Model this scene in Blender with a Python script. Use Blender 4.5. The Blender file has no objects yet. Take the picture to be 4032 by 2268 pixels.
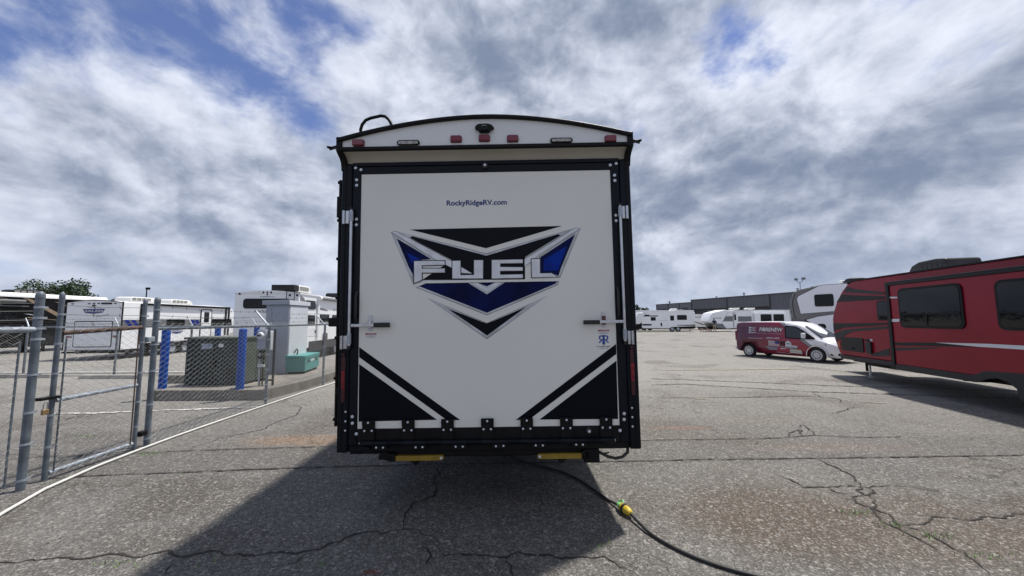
import bpy, bmesh, math, random
from mathutils import Matrix, Vector, Quaternion
R = math.radians
random.seed(7)
scene = bpy.context.scene
COL = scene.collection

# ------------------------------------------------------------------ camera
cam_data = bpy.data.cameras.new("camera")
cam = bpy.data.objects.new("camera", cam_data)
COL.objects.link(cam)
scene.camera = cam
cam_data.sensor_width = 36.0
cam_data.lens = 36.0 * 1456.0 / 4032.0
cam_data.clip_start = 0.05
cam_data.clip_end = 6000
cam.location = (0, 0, 1.68)
_d = Vector((0, math.cos(R(4.9)), math.sin(R(4.9))))
_r0 = Vector((1, 0, 0)); _u0 = _r0.cross(_d)
_c, _s = math.cos(R(0.25)), math.sin(R(0.25))
_r = _c * _r0 - _s * _u0; _u = _s * _r0 + _c * _u0
cam.rotation_euler = Matrix((_r, _u, -_d)).transposed().to_euler()

# ------------------------------------------------------------------ sun and sky
SUN = Vector((0.31, 0.22, 1.0)).normalized()
sun_data = bpy.data.lights.new("sun", 'SUN')
sun_data.energy = 4.8
sun_data.angle = R(2.6)
sun_data.color = (1.0, 0.95, 0.87)
sun = bpy.data.objects.new("sun", sun_data)
COL.objects.link(sun)
sun.location = (10, 8, 40)
sun.rotation_euler = SUN.to_track_quat('Z', 'Y').to_euler()

scene.view_settings.view_transform = 'Standard'
scene.view_settings.look = 'None'
scene.view_settings.exposure = 0.12
scene.view_settings.gamma = 1.0
scene.view_settings.use_curve_mapping = False

world = bpy.data.worlds.new("World")
scene.world = world
world.use_nodes = True
W = world.node_tree
W.nodes.clear()
world.cycles.sampling_method = 'MANUAL'; world.cycles.sample_map_resolution = 256
scene.cycles.max_bounces = 6; scene.cycles.diffuse_bounces = 3; scene.cycles.glossy_bounces = 3


class NT:
    """small helper for wiring nodes"""
    def __init__(self, tree): self.t = tree
    def n(self, kind, **kw):
        nd = self.t.nodes.new(kind)
        for k, v in kw.items():
            if k.startswith('i_'):
                key = k[2:]
                nd.inputs[int(key) if key.isdigit() else key.replace('_', ' ')].default_value = v
            else: setattr(nd, k, v)
        return nd
    def l(self, a, b): self.t.links.new(a, b)
    def math(self, op, a, b=None, clamp=False):
        nd = self.t.nodes.new('ShaderNodeMath'); nd.operation = op; nd.use_clamp = clamp
        for i, v in enumerate((a, b)):
            if v is None: continue
            if isinstance(v, (int, float)): nd.inputs[i].default_value = v
            else: self.l(v, nd.inputs[i])
        return nd.outputs[0]
    def ramp(self, v, lo, hi, a=0.0, b=1.0, smooth=True):
        nd = self.t.nodes.new('ShaderNodeMapRange'); nd.interpolation_type = 'SMOOTHSTEP' if smooth else 'LINEAR'
        self.l(v, nd.inputs[0])
        for i, x in enumerate((lo, hi, a, b)): nd.inputs[i + 1].default_value = x
        return nd.outputs[0]
    def noise(self, vec, scale, detail=4, rough=0.5, dist=0.0):
        nd = self.t.nodes.new('ShaderNodeTexNoise')
        nd.inputs['Scale'].default_value = scale; nd.inputs['Detail'].default_value = detail
        nd.inputs['Roughness'].default_value = rough; nd.inputs['Distortion'].default_value = dist
        self.l(vec, nd.inputs['Vector'])
        return nd.outputs[0]
    def mix(self, f, a, b, blend='MIX'):
        nd = self.t.nodes.new('ShaderNodeMix'); nd.data_type = 'RGBA'; nd.blend_type = blend
        for s, v in ((0, f), (6, a), (7, b)):
            if isinstance(v, (int, float)): nd.inputs[s].default_value = v
            elif isinstance(v, tuple): nd.inputs[s].default_value = v if len(v) == 4 else (*v, 1)
            else: self.l(v, nd.inputs[s])
        return nd.outputs[2]
    def comb(self, x, y, z=0.0):
        nd = self.t.nodes.new('ShaderNodeCombineXYZ')
        for i, v in enumerate((x, y, z)):
            if isinstance(v, (int, float)): nd.inputs[i].default_value = v
            else: self.l(v, nd.inputs[i])
        return nd.outputs[0]


def build_sky():
    k = NT(W)
    tc = k.n('ShaderNodeTexCoord')
    sep = k.n('ShaderNodeSeparateXYZ'); k.l(tc.outputs['Generated'], sep.inputs[0])
    x, y, z = sep.outputs
    sky = k.n('ShaderNodeTexSky', sky_type='NISHITA', sun_disc=False)
    sky.sun_elevation = math.asin(SUN.z); sky.sun_rotation = math.atan2(SUN.x, SUN.y)
    sky.air_density = 1.0; sky.dust_density = 0.3; sky.ozone_density = 6.0; sky.altitude = 150
    zz = k.math('ADD', k.math('MAXIMUM', z, 0.0), SKY['flat'])
    px = k.math('DIVIDE', x, zz); py = k.math('DIVIDE', y, zz)

    # one slow swirl bends everything
    wn = k.n('ShaderNodeTexNoise'); wn.inputs['Scale'].default_value = 3.2; wn.inputs['Detail'].default_value = 3
    k.l(tc.outputs['Generated'], wn.inputs['Vector'])

    def warped(vec, amt):
        wv = k.n('ShaderNodeVectorMath', operation='MULTIPLY_ADD')
        k.l(wn.outputs[1], wv.inputs[0]); wv.inputs[1].default_value = (amt, amt, amt * 0.5); k.l(vec, wv.inputs[2])
        return wv.outputs[0]

    def field(turn, stretch, seed, scale, detail, rough, warp=0.35):
        # a cloud deck seen in perspective, drawn out along one wind direction
        ca, sa = math.cos(R(turn)), math.sin(R(turn))
        qx = k.math('ADD', k.math('MULTIPLY', px, ca), k.math('MULTIPLY', py, sa))
        qy = k.math('ADD', k.math('MULTIPLY', px, -sa), k.math('MULTIPLY', py, ca))
        vec = k.comb(k.math('MULTIPLY', qx, stretch), qy, seed)
        return k.noise(warped(vec, warp), scale, detail, rough, 0.0)

    def puffs(seed, scale, detail, rough, warp=0.15, d=(0, 0, 0)):
        # rounded heaps: noise over the sky dome itself, a little flattened
        vec = k.comb(k.math('ADD', x, seed + d[0]), k.math('ADD', y, d[1]), k.math('ADD', k.math('MULTIPLY', z, 1.55), d[2]))
        return k.noise(warped(vec, warp), scale, detail, rough)

    big = field(SKY['turn'], SKY['stretch'], SKY['seed'], SKY['big'], 2, 0.5)
    fine_l = field(SKY['turn'], SKY['stretch'], SKY['seed'] + 4.7, SKY['fine'], 7, 0.57)
    fine_r = puffs(SKY['seed'], 4.2, 9, 0.58)
    fine = k.math('ADD', fine_l, k.math('MULTIPLY', k.math('SUBTRACT', fine_r, fine_l), k.ramp(x, -0.9, 0.15, 0.4, 1.0)))
    lump = puffs(SKY['seed'] + SKY['ls'], 2.8, 9, 0.58, 0.20)
    dens = k.math('ADD', k.math('MULTIPLY', big, 0.5), k.math('MULTIPLY', fine, 0.5))
    # weather: the deck thickens towards the right, breaks up on the left
    dens = k.math('ADD', dens, k.ramp(x, -0.75, 0.6, -SKY['bs'], SKY['bs'], smooth=False))
    for (dx, dy, dz, rad, amt) in SKY['holes']:
        dv = Vector((dx, dy, dz)).normalized()
        dot = k.n('ShaderNodeVectorMath', operation='DOT_PRODUCT'); dot.inputs[1].default_value = dv
        k.l(tc.outputs['Generated'], dot.inputs[0])
        dens = k.math('ADD', dens, k.ramp(dot.outputs['Value'], math.cos(R(rad)), 1.0, 0.0, amt))
    mask = k.ramp(dens, SKY['t0'], SKY['t1'])
    mask = k.math('MAXIMUM', mask, k.ramp(z, 0.02, 0.16, 0.92, 0.0))
    # heaps are lit on the flank towards the sun and grey below and behind
    e = SKY['rim']
    ahead = puffs(SKY['seed'] + SKY['ls'], 2.8, 9, 0.58, 0.20, (SUN.x * e, SUN.y * e, SUN.z * e))
    rim = k.math('MULTIPLY', k.math('SUBTRACT', ahead, lump), SKY['rimamt'])
    thick = k.ramp(dens, SKY['g0'], SKY['g1'])
    thick = k.math('ADD', k.math('MULTIPLY', thick, SKY['tw']), k.math('MULTIPLY', k.math('SUBTRACT', lump, SKY['l0']), SKY['lumpamt']))
    thick = k.math('ADD', thick, rim)
    thick = k.ramp(thick, -0.35, 1.35)
    ccol = k.mix(thick, SKY['white'], SKY['grey'])
    hz = k.ramp(z, 0.0, 0.25, 0.5, 0.0)
    ccol = k.mix(hz, ccol, SKY['horizon'])
    b1 = k.n('ShaderNodeBackground'); k.l(k.mix(1.0, sky.outputs[0], (1.12, 0.96, 1.06), 'MULTIPLY'), b1.inputs[0]); b1.inputs[1].default_value = SKY['blue']
    b2 = k.n('ShaderNodeBackground'); k.l(ccol, b2.inputs[0]); b2.inputs[1].default_value = SKY['cloud']
    mx = k.n('ShaderNodeMixShader'); k.l(mask, mx.inputs[0]); k.l(b1.outputs[0], mx.inputs[1]); k.l(b2.outputs[0], mx.inputs[2])
    out = k.n('ShaderNodeOutputWorld'); k.l(mx.outputs[0], out.inputs[0])


SKY = dict(turn=58, stretch=0.72, seed=80.4, ls=9.1, flat=0.34, big=1.1, fine=3.6, lumpamt=3.0, l0=0.40, tw=0.45, rim=0.05, rimamt=5.5,
           bs=0.055, t0=0.385, t1=0.475, g0=0.42, g1=0.66,
           white=(0.80, 0.84, 0.95), grey=(0.205, 0.255, 0.365), horizon=(0.38, 0.45, 0.60), blue=0.11, cloud=1.0,
           holes=[(-0.80, 0.945, 0.74, 24, -0.05), (-0.40, 1.0, 0.40, 20, 0.04), (-1.2, 1.0, 0.40, 20, 0.06)])
build_sky()

# ------------------------------------------------------------------ materials
MATS = {}


def mat(name, col, rough=0.5, metal=0.0, var=0.0, vscale=3.0, bump=0.0, bscale=40.0, spec=0.5, dirt=None, coat=0.0):
    if name in MATS: return MATS[name]
    m = bpy.data.materials.new(name); m.use_nodes = True
    k = NT(m.node_tree)
    b = m.node_tree.nodes['Principled BSDF']
    b.inputs['Roughness'].default_value = rough
    b.inputs['Metallic'].default_value = metal
    b.inputs['Specular IOR Level'].default_value = spec
    b.inputs['Coat Weight'].default_value = coat
    tc = k.n('ShaderNodeTexCoord')
    base = (*col, 1)
    if var or dirt:
        f = k.noise(tc.outputs['Object'], vscale, 5, 0.6)
        lo = tuple(c * (1 - var) for c in col); hi = tuple(min(1, c * (1 + var)) for c in col)
        c = k.mix(k.ramp(f, 0.3, 0.7), (*lo, 1), (*hi, 1))
        if dirt:
            f2 = k.noise(tc.outputs['Object'], vscale * 2.3 + 1.7, 6, 0.65)
            c = k.mix(k.ramp(f2, dirt[1], dirt[1] + 0.12), c, (*dirt[0], 1))
        k.l(c, b.inputs['Base Color'])
        k.l(k.ramp(f, 0.2, 0.8, max(0.02, rough - 0.08), min(1, rough + 0.08)), b.inputs['Roughness'])
    else:
        b.inputs['Base Color'].default_value = base
    if bump:
        bn = k.n('ShaderNodeBump'); bn.inputs['Strength'].default_value = bump; bn.inputs['Distance'].default_value = 0.01
        k.l(k.noise(tc.outputs['Object'], bscale, 3, 0.6), bn.inputs['Height'])
        k.l(bn.outputs[0], b.inputs['Normal'])
    MATS[name] = m
    return m


DOORSKIN = mat('gelcoat_door', (0.715, 0.705, 0.66), 0.38, var=0.025, vscale=0.9, bump=0.05, bscale=3.5)
CAPWHITE = mat('gelcoat_cap', (0.70, 0.71, 0.71), 0.5, var=0.03, vscale=2, bump=0.25, bscale=120)
COVEMAT = mat('cove_panel', (0.44, 0.41, 0.355), 0.5, var=0.05, vscale=2)
NAVY = mat('navy_black_paint', (0.006, 0.008, 0.013), 0.35, var=0.2, vscale=2, spec=0.14)
BLACK = mat('black_trim', (0.008, 0.008, 0.009), 0.42, var=0.25, vscale=6, spec=0.15)
BLACKM = mat('black_steel', (0.008, 0.008, 0.0085), 0.5, var=0.3, vscale=9, spec=0.14)
PRINTBLK = mat('print_navy', (0.003, 0.004, 0.008), 0.30, spec=0.1)
PRINTBLUE = mat('print_blue', (0.002, 0.006, 0.055), 0.3, var=0.5, vscale=2.2, spec=0.08)
PRINTBLUE2 = mat('print_bright_blue', (0.002, 0.020, 0.21), 0.3, var=0.4, vscale=4, spec=0.08)
SILVER = mat('print_silver', (0.46, 0.47, 0.50), 0.35, metal=0.1, var=0.28, vscale=5)
SILVERL = mat('print_light_silver', (0.66, 0.67, 0.71), 0.35, var=0.12, vscale=9)
DARKSIL = mat('print_dark_silver', (0.12, 0.125, 0.135), 0.35, var=0.5, vscale=7)
BLUETXT = mat('blue_lettering', (0.012, 0.03, 0.17), 0.35)
ZINC = mat('zinc_steel', (0.52, 0.53, 0.55), 0.32, metal=0.85, var=0.15, vscale=12)
BOLTM = mat('bolt_zinc', (0.58, 0.62, 0.67), 0.38, metal=0.5, var=0.2, vscale=40)
RED = mat('red_lens', (0.16, 0.012, 0.03), 0.2, coat=0.4)
REDTAIL = mat('red_tail_lens', (0.20, 0.006, 0.018), 0.25, var=0.35, vscale=16)
CLEARL = mat('clear_lens', (0.34, 0.33, 0.31), 0.25, var=0.3, vscale=30)
YELLOW = mat('yellow_paint', (0.26, 0.165, 0.012), 0.5, var=0.15, vscale=8)
PLUGY = mat('plug_yellow', (0.50, 0.36, 0.03), 0.4, var=0.1)
PLUGG = mat('plug_green', (0.22, 0.55, 0.20), 0.5, var=0.35, vscale=30)
RUBBER = mat('rubber', (0.012, 0.012, 0.012), 0.55, var=0.3, vscale=20)
TYRE = mat('tyre_rubber', (0.018, 0.018, 0.018), 0.8, var=0.3, vscale=10, bump=0.3, bscale=60)
GALV = mat('galvanised_pipe', (0.125, 0.148, 0.175), 0.52, metal=0.2, var=0.28, vscale=7, dirt=((0.16, 0.12, 0.09), 0.66))
GALVL = mat('galvanised_bright', (0.36, 0.40, 0.45), 0.45, metal=0.3, var=0.15, vscale=9, dirt=((0.2, 0.17, 0.14), 0.7))
WIRE = mat('chain_link_wire', (0.33, 0.335, 0.335), 0.5, metal=0.15, var=0.2, vscale=2.5)
WIRED = mat('barbed_wire', (0.10, 0.10, 0.10), 0.6, metal=0.2, var=0.3, vscale=6)
RUST = mat('rusty_pipe', (0.095, 0.058, 0.046), 0.75, var=0.4, vscale=7, dirt=((0.30, 0.31, 0.32), 0.66))
BOLLARD = mat('bollard_blue', (0.005, 0.060, 0.31), 0.42, var=0.12, vscale=3, spec=0.25)
TRGREEN = mat('transformer_green', (0.022, 0.033, 0.029), 0.55, var=0.12, vscale=2.5, dirt=((0.06, 0.07, 0.05), 0.6))
CABGREY = mat('cabinet_grey', (0.33, 0.36, 0.43), 0.45, var=0.06, vscale=1.5, dirt=((0.34, 0.33, 0.32), 0.72))
CABWHT = mat('cabinet_white', (0.62, 0.65, 0.70), 0.45, var=0.05, vscale=1.5, dirt=((0.42, 0.30, 0.2), 0.74))
TEAL = mat('teal_paint', (0.055, 0.25, 0.235), 0.5, var=0.12, vscale=3, dirt=((0.12, 0.2, 0.18), 0.66))
RVWHITE = mat('rv_white', (0.84, 0.855, 0.88), 0.35, var=0.03, vscale=0.8, bump=0.05, bscale=30)
RVSHADE = mat('rv_offwhite', (0.76, 0.775, 0.80), 0.4, var=0.04, vscale=1.2)
RVGREY = mat('rv_grey_band', (0.16, 0.165, 0.175), 0.4, var=0.08, vscale=2)
RVDGREY = mat('rv_dark_grey', (0.17, 0.165, 0.16), 0.4, var=0.06, vscale=1.5)
RVROOF = mat('rv_roof_membrane', (0.84, 0.85, 0.86), 0.6, var=0.06, vscale=1.5)
ACWHITE = mat('ac_plastic_white', (0.66, 0.66, 0.64), 0.5, var=0.05, vscale=4)
ACGREY = mat('ac_grille', (0.20, 0.20, 0.19), 0.6, var=0.3, vscale=25)
ACBLACK = mat('ac_plastic_black', (0.016, 0.016, 0.018), 0.5, var=0.2, vscale=3, spec=0.25)
GLASS = mat('tinted_glass', (0.004, 0.005, 0.006), 0.04, spec=0.30, bump=0.25, bscale=2.2)
GLASSB = mat('van_glass', (0.02, 0.027, 0.034), 0.05, spec=0.5)
RVRED = mat('rv_red_paint', (0.235, 0.0045, 0.020), 0.22, var=0.10, vscale=0.9, spec=0.28)
RVBLK = mat('rv_black_stripe', (0.010, 0.011, 0.013), 0.38, var=0.2, vscale=2, spec=0.2)
RVCHAR = mat('rv_charcoal', (0.022, 0.0235, 0.026), 0.42, var=0.15, vscale=2, spec=0.25)
DARKRV = mat('rv_black_side', (0.007, 0.007, 0.008), 0.3, var=0.3, vscale=1.2, spec=0.15)
TAN = mat('rv_tan_stripe', (0.26, 0.19, 0.13), 0.4, var=0.15, vscale=2)
BLDG = mat('metal_siding', (0.125, 0.128, 0.142), 0.5, var=0.06, vscale=0.6)
BLDGD = mat('building_trim', (0.035, 0.036, 0.040), 0.5, var=0.1, vscale=1)
BLDGL = mat('building_pale_panel', (0.22, 0.225, 0.235), 0.5, var=0.08, vscale=1)
CONC = mat('concrete', (0.30, 0.285, 0.26), 0.9, var=0.16, vscale=1.6, bump=0.35, bscale=30, dirt=((0.16, 0.15, 0.135), 0.58))
CONCD = mat('concrete_weathered', (0.19, 0.175, 0.155), 0.9, var=0.22, vscale=2.6, bump=0.4, bscale=25, dirt=((0.10, 0.095, 0.085), 0.55))
PIPEW = mat('white_hose', (0.62, 0.62, 0.60), 0.5, var=0.08, vscale=5, dirt=((0.36, 0.35, 0.33), 0.64))
LABELW = mat('label_white', (0.62, 0.63, 0.65), 0.5)
LABELR = mat('label_red', (0.35, 0.02, 0.04), 0.5)
WOOD = mat('weathered_wood', (0.34, 0.24, 0.19), 0.8, var=0.25, vscale=6)
CRACK = mat('crack_fill', (0.024, 0.022, 0.020), 0.95, var=0.4, vscale=6)
WLINE = mat('worn_white_line', (0.52, 0.50, 0.47), 0.85, var=0.25, vscale=9, dirt=((0.22, 0.21, 0.19), 0.50))
YLINE = mat('worn_yellow_line', (0.36, 0.30, 0.17), 0.85, var=0.3, vscale=7, dirt=((0.24, 0.225, 0.2), 0.44))
BARK = mat('bark', (0.06, 0.045, 0.035), 0.9, var=0.3, vscale=5)
LEAF = mat('leaf', (0.030, 0.058, 0.020), 0.6, var=0.5, vscale=0.9)
GRASS = mat('grass_blades', (0.09, 0.19, 0.035), 0.7, var=0.4, vscale=1.5)
SKIN = mat('skin', (0.35, 0.2, 0.14), 0.55)
SHIRT = mat('navy_shirt', (0.012, 0.016, 0.035), 0.8, var=0.2, vscale=8)
KHAKI = mat('khaki_trousers', (0.30, 0.24, 0.17), 0.85, var=0.15, vscale=8)


# ------------------------------------------------------------------ mesh helpers
class MB:
    """collects shapes, then builds ONE mesh object"""
    def __init__(self): self.v = []; self.f = []
    def add(self, vs, fs):
        n = len(self.v); self.v += [tuple(p) for p in vs]; self.f += [tuple(i + n for i in f) for f in fs]
        return self
    def box(self, x0, x1, y0, y1, z0, z1):
        return self.add([(x0, y0, z0), (x1, y0, z0), (x1, y1, z0), (x0, y1, z0), (x0, y0, z1), (x1, y0, z1), (x1, y1, z1), (x0, y1, z1)],
                        [(3, 2, 1, 0), (4, 5, 6, 7), (0, 1, 5, 4), (1, 2, 6, 5), (2, 3, 7, 6), (3, 0, 4, 7)])
    def tube(self, pts, r, seg=8, closed=False, cap=True):
        pts = [Vector(p) for p in pts]; n = len(pts); vs = []; prev = None
        for i, p in enumerate(pts):
            a = pts[i - 1] if i > 0 else (pts[-1] if closed else p)
            b = pts[i + 1] if i < n - 1 else (pts[0] if closed else p)
            t = (b - a).normalized()
            if prev is None:
                ref = Vector((0, 0, 1)) if abs(t.z) < 0.9 else Vector((1, 0, 0))
                e1 = t.cross(ref).normalized()
            else:
                e1 = (prev - t * prev.dot(t)).normalized()
            prev = e1; e2 = t.cross(e1)
            rr = r[i] if isinstance(r, (list, tuple)) else r
            for s in range(seg):
                an = 2 * math.pi * s / seg
                vs.append(p + e1 * (rr * math.cos(an)) + e2 * (rr * math.sin(an)))
        fs = []
        for i in range(n if closed else n - 1):
            j = (i + 1) % n
            for s in range(seg):
                s2 = (s + 1) % seg
                fs.append((i * seg + s, i * seg + s2, j * seg + s2, j * seg + s))
        if cap and not closed:
            fs.append(tuple(range(seg - 1, -1, -1))); fs.append(tuple((n - 1) * seg + s for s in range(seg)))
        return self.add(vs, fs)
    def lathe(self, prof, origin, axis, seg=24):
        """prof: list of (r, h) along axis"""
        o = Vector(origin); ax = Vector(axis).normalized()
        ref = Vector((0, 0, 1)) if abs(ax.z) < 0.9 else Vector((1, 0, 0))
        e1 = ax.cross(ref).normalized(); e2 = ax.cross(e1); vs = []; fs = []
        for (r, h) in prof:
            for s in range(seg):
                an = 2 * math.pi * s / seg
                vs.append(o + ax * h + (e1 * math.cos(an) + e2 * math.sin(an)) * max(r, 1e-4))
        for i in range(len(prof) - 1):
            for s in range(seg):
                s2 = (s + 1) % seg
                fs.append((i * seg + s, i * seg + s2, (i + 1) * seg + s2, (i + 1) * seg + s))
        fs.append(tuple(range(seg - 1, -1, -1))); fs.append(tuple((len(prof) - 1) * seg + s for s in range(seg)))
        return self.add(vs, fs)
    def prism(self, P, poly, o0, o1):
        """P(a, z, off) -> point; a flat outline with thickness from o0 to o1"""
        n = len(poly)
        vs = [P(a, z, o0) for a, z in poly] + [P(a, z, o1) for a, z in poly]
        fs = [tuple(range(n)), tuple(range(2 * n - 1, n - 1, -1))]
        for i in range(n):
            j = (i + 1) % n; fs.append((i, i + n, j + n, j))
        return self.add(vs, fs)
    def build(self, name, m, parent=None, smooth=True, bevel=0.0, seg=2, loc=None):
        me = bpy.data.meshes.new(name)
        me.from_pydata(self.v, [], self.f)
        bm = bmesh.new(); bm.from_mesh(me)
        bmesh.ops.recalc_face_normals(bm, faces=bm.faces)
        bm.to_mesh(me); bm.free()
        if smooth:
            me.polygons.foreach_set('use_smooth', [True] * len(me.polygons))
            me.set_sharp_from_angle(angle=R(38))
        for mm in (m if isinstance(m, (list, tuple)) else [m]): me.materials.append(mm)
        o = bpy.data.objects.new(name, me); COL.objects.link(o)
        if parent is not None: o.parent = parent
        if loc: o.location = loc
        if bevel:
            md = o.modifiers.new('bevel', 'BEVEL'); md.width = bevel; md.segments = seg; md.limit_method = 'ANGLE'; md.angle_limit = R(40)
        return o


def dup(o, parent=None, loc=None):
    c = o.copy(); COL.objects.link(c); c.parent = parent
    if loc: c.location = loc
    return c


def tag(o, label=None, cat=None, group=None, kind=None):
    if label: o['label'] = label
    if cat: o['category'] = cat
    if group: o['group'] = group
    if kind: o['kind'] = kind
    return o


def thing(name, label, cat, loc=(0, 0, 0), az=0.0, group=None):
    o = bpy.data.objects.new(name, None); COL.objects.link(o)
    o.location = loc; o.rotation_euler = (0, 0, -R(az)); o.empty_display_size = 0.2
    return tag(o, label, cat, group)


def rrect(a0, z0, a1, z1, r, n=4):
    a0, a1 = min(a0, a1), max(a0, a1); z0, z1 = min(z0, z1), max(z0, z1)
    r = min(r, (a1 - a0) / 2.01, (z1 - z0) / 2.01); pts = []
    for cx, cz, st in ((a1 - r, z1 - r, 0), (a0 + r, z1 - r, 90), (a0 + r, z0 + r, 180), (a1 - r, z0 + r, 270)):
        for i in range(n + 1):
            an = R(st + 90 * i / n); pts.append((cx + r * math.cos(an), cz + r * math.sin(an)))
    return pts


def offset_poly(poly, d):
    """grow (d > 0) or shrink an outline"""
    n = len(poly); area = sum(poly[i][0] * poly[(i + 1) % n][1] - poly[(i + 1) % n][0] * poly[i][1] for i in range(n))
    sgn = 1 if area > 0 else -1; out = []
    for i in range(n):
        p0 = Vector(poly[i - 1]); p1 = Vector(poly[i]); p2 = Vector(poly[(i + 1) % n])
        d1 = (p1 - p0).normalized(); d2 = (p2 - p1).normalized()
        n1 = Vector((d1.y, -d1.x)) * sgn; n2 = Vector((d2.y, -d2.x)) * sgn
        den = 1 + n1.dot(n2)
        m = (n1 + n2) / max(den, 0.35)
        q = p1 + m * d; out.append((q.x, q.y))
    return out


def lettering(body, P, a0, a1, z0, z1, off, m, parent, name='lettering', bold=0.0, shear=0.0, depth=0.002, rise=0.0):
    """letters of the built-in font fitted between a0..a1 (reading direction) and z0..z1 (cap height)"""
    cu = bpy.data.curves.new(name, 'FONT'); cu.body = body; cu.offset = bold; cu.shear = shear; cu.resolution_u = 3
    t = bpy.data.objects.new(name, cu); COL.objects.link(t)
    dg = bpy.context.evaluated_depsgraph_get(); dg.update()
    me = bpy.data.meshes.new_from_object(t.evaluated_get(dg))
    bpy.data.objects.remove(t); bpy.data.curves.remove(cu)
    xs = [v.co.x for v in me.vertices]
    x0, x1 = min(xs), max(xs); cap = 0.69
    mb = MB(); vs = []
    for v in me.vertices:
        u = (v.co.x - x0) / (x1 - x0); w = v.co.y / cap
        vs.append(P(a0 + (a1 - a0) * u, z0 + (z1 - z0) * w + rise * u, off + depth))
    mb.add(vs, [tuple(p.vertices) for p in me.polygons])
    bpy.data.meshes.remove(me)
    return mb.build(name, m, parent, smooth=False)


def plane_B(y=0.0):      # rear face, looking along +y: a = x
    return lambda a, z, o: (a, y - o, z)


def plane_L(w):          # left side: a = y
    return lambda a, z, o: (-w / 2 - o, a, z)


def plane_R(w):
    return lambda a, z, o: (w / 2 + o, a, z)


def window(P, parent, a0, z0, a1, z1, r=0.06, off=0.0, fr=0.03, m=None, name='window', bars=()):
    f = MB().prism(P, rrect(a0, z0, a1, z1, r), off + 0.002, off + 0.022).build(name, BLACK, parent)
    lo, hi = min(a0, a1), max(a0, a1); zl, zh = min(z0, z1), max(z0, z1)
    MB().prism(P, rrect(lo + fr, zl + fr, hi - fr, zh - fr, max(0.01, r - fr * 0.7)), off + 0.0225, off + 0.027).build('pane', m or GLASS, f)
    for (b0, c0, b1, c1) in bars:
        MB().prism(P, [(b0, c0), (b1, c0), (b1, c1), (b0, c1)], off + 0.0272, off + 0.036).build('glazing_bar', BLACK, f)
    return f


def wheel(parent, pos, r, w, side=1, rimmat=None, spokes=True):
    """side = +1: outer face towards +x of the parent"""
    o = Vector(pos); ax = Vector((side, 0, 0)); h = w / 2
    t = MB().lathe([(r * 0.62, -h), (r * 0.93, -h), (r, -h * 0.6), (r, h * 0.6), (r * 0.93, h), (r * 0.62, h * 0.9)], o, ax, 28).build('wheel', TYRE, parent)
    MB().lathe([(r * 0.68, h * 0.2), (r * 0.68, h * 0.98), (r * 0.62, h * 1.02), (r * 0.56, h * 0.93), (r * 0.25, h * 1.0), (0.0, h * 1.04)], o, ax, 28).build('rim', rimmat or GALVL, t)
    if spokes:
        for i in range(10):
            an = 2 * math.pi * i / 10
            c = o + ax * (h * 0.97) + Vector((0, math.cos(an), math.sin(an))) * r * 0.46
            MB().lathe([(r * 0.085, -h * 0.1), (r * 0.085, h * 0.10)], c, ax, 8).build('rim_slot', BLACK, t)
    return t


def ac_unit(P3, parent, w, l, h, m=ACWHITE, z=0.0, grille=True):
    """air conditioner shroud: P3 = (x, y) of its centre, long along y, nose towards +y"""
    x, y = P3
    prof = [(y - l / 2, z), (y + l / 2, z), (y + l / 2 - 0.03, z + h * 0.45), (y + l * 0.36, z + h * 0.92), (y + l * 0.2, z + h), (y - l * 0.38, z + h * 0.97), (y - l / 2 + 0.03, z + h * 0.8)]
    mb = MB().prism(lambda a, zz, o: (x + o, a, zz), prof, -w / 2, w / 2)
    o = mb.build('air_conditioner', m, parent, bevel=0.05, seg=3)
    if grille:
        for sgn in (-1, 1):
            for k2 in range(4):
                a0 = y - l * 0.44 + k2 * l * 0.17
                MB().prism(lambda a, zz, oo: (x + sgn * (w / 2 + oo), a, zz), [(a0, z + h * 0.22), (a0 + l * 0.14, z + h * 0.22), (a0 + l * 0.13, z + h * 0.78), (a0, z + h * 0.78)], 0.001, 0.01).build('grille', ACGREY, o)
    return o

# ------------------------------------------------------------------ measured outlines (metres)
BIG_BOLTS = [(-1.158, 3.027), (-1.11, 3.01), (-1.147, 2.917), (-1.146, 2.868), (-1.143, 2.561), (-1.143, 2.511), (1.107, 3.011), (1.16, 3.024), (1.141, 2.917), (1.142, 2.869), (1.14, 2.555), (1.141, 2.508), (-1.149, 0.862), (-1.147, 0.808), (-1.112, 0.72), (1.145, 0.856), (1.143, 0.808), (1.105, 0.718)]
RAISED_BOLTS = [(-0.004, 3.022), (0.842, 0.722)]
SMALL_BOLTS = [(-1.203, 0.905), (-1.202, 0.827), (-1.203, 0.751), (1.21, 0.904), (1.21, 0.828), (1.209, 0.752), (-0.931, 0.617), (-0.874, 0.616), (-0.602, 0.615), (-0.545, 0.616), (-0.27, 0.616), (-0.211, 0.615), (0.064, 0.615), (0.127, 0.617), (0.394, 0.617), (0.453, 0.616), (0.729, 0.619), (0.784, 0.618)]
HINGES = [(-1.007, 0.804), (-0.673, 0.803), (-0.342, 0.803), (-0.007, 0.804), (0.324, 0.804), (0.657, 0.805), (0.989, 0.804)]
TUBE = [(-1.071, 0.651), (1.051, 0.646)]
SPRINGS = [[(-0.856, 0.653), (-0.727, 0.651)], [(-0.522, 0.653), (-0.403, 0.652)], [(-0.184, 0.651), (-0.059, 0.649)], [(0.148, 0.649), (0.272, 0.647)], [(0.48, 0.648), (0.6, 0.646)], [(0.813, 0.647), (0.932, 0.646)]]
JACK_ARMS = [[(-0.795, 0.529), (-0.38, 0.486)], [(0.409, 0.53), (0.806, 0.486)]]
BOTTOM_BEAM = [(-0.91, 0.567), (-0.91, 0.528), (0.939, 0.58), (0.937, 0.503)]
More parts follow.
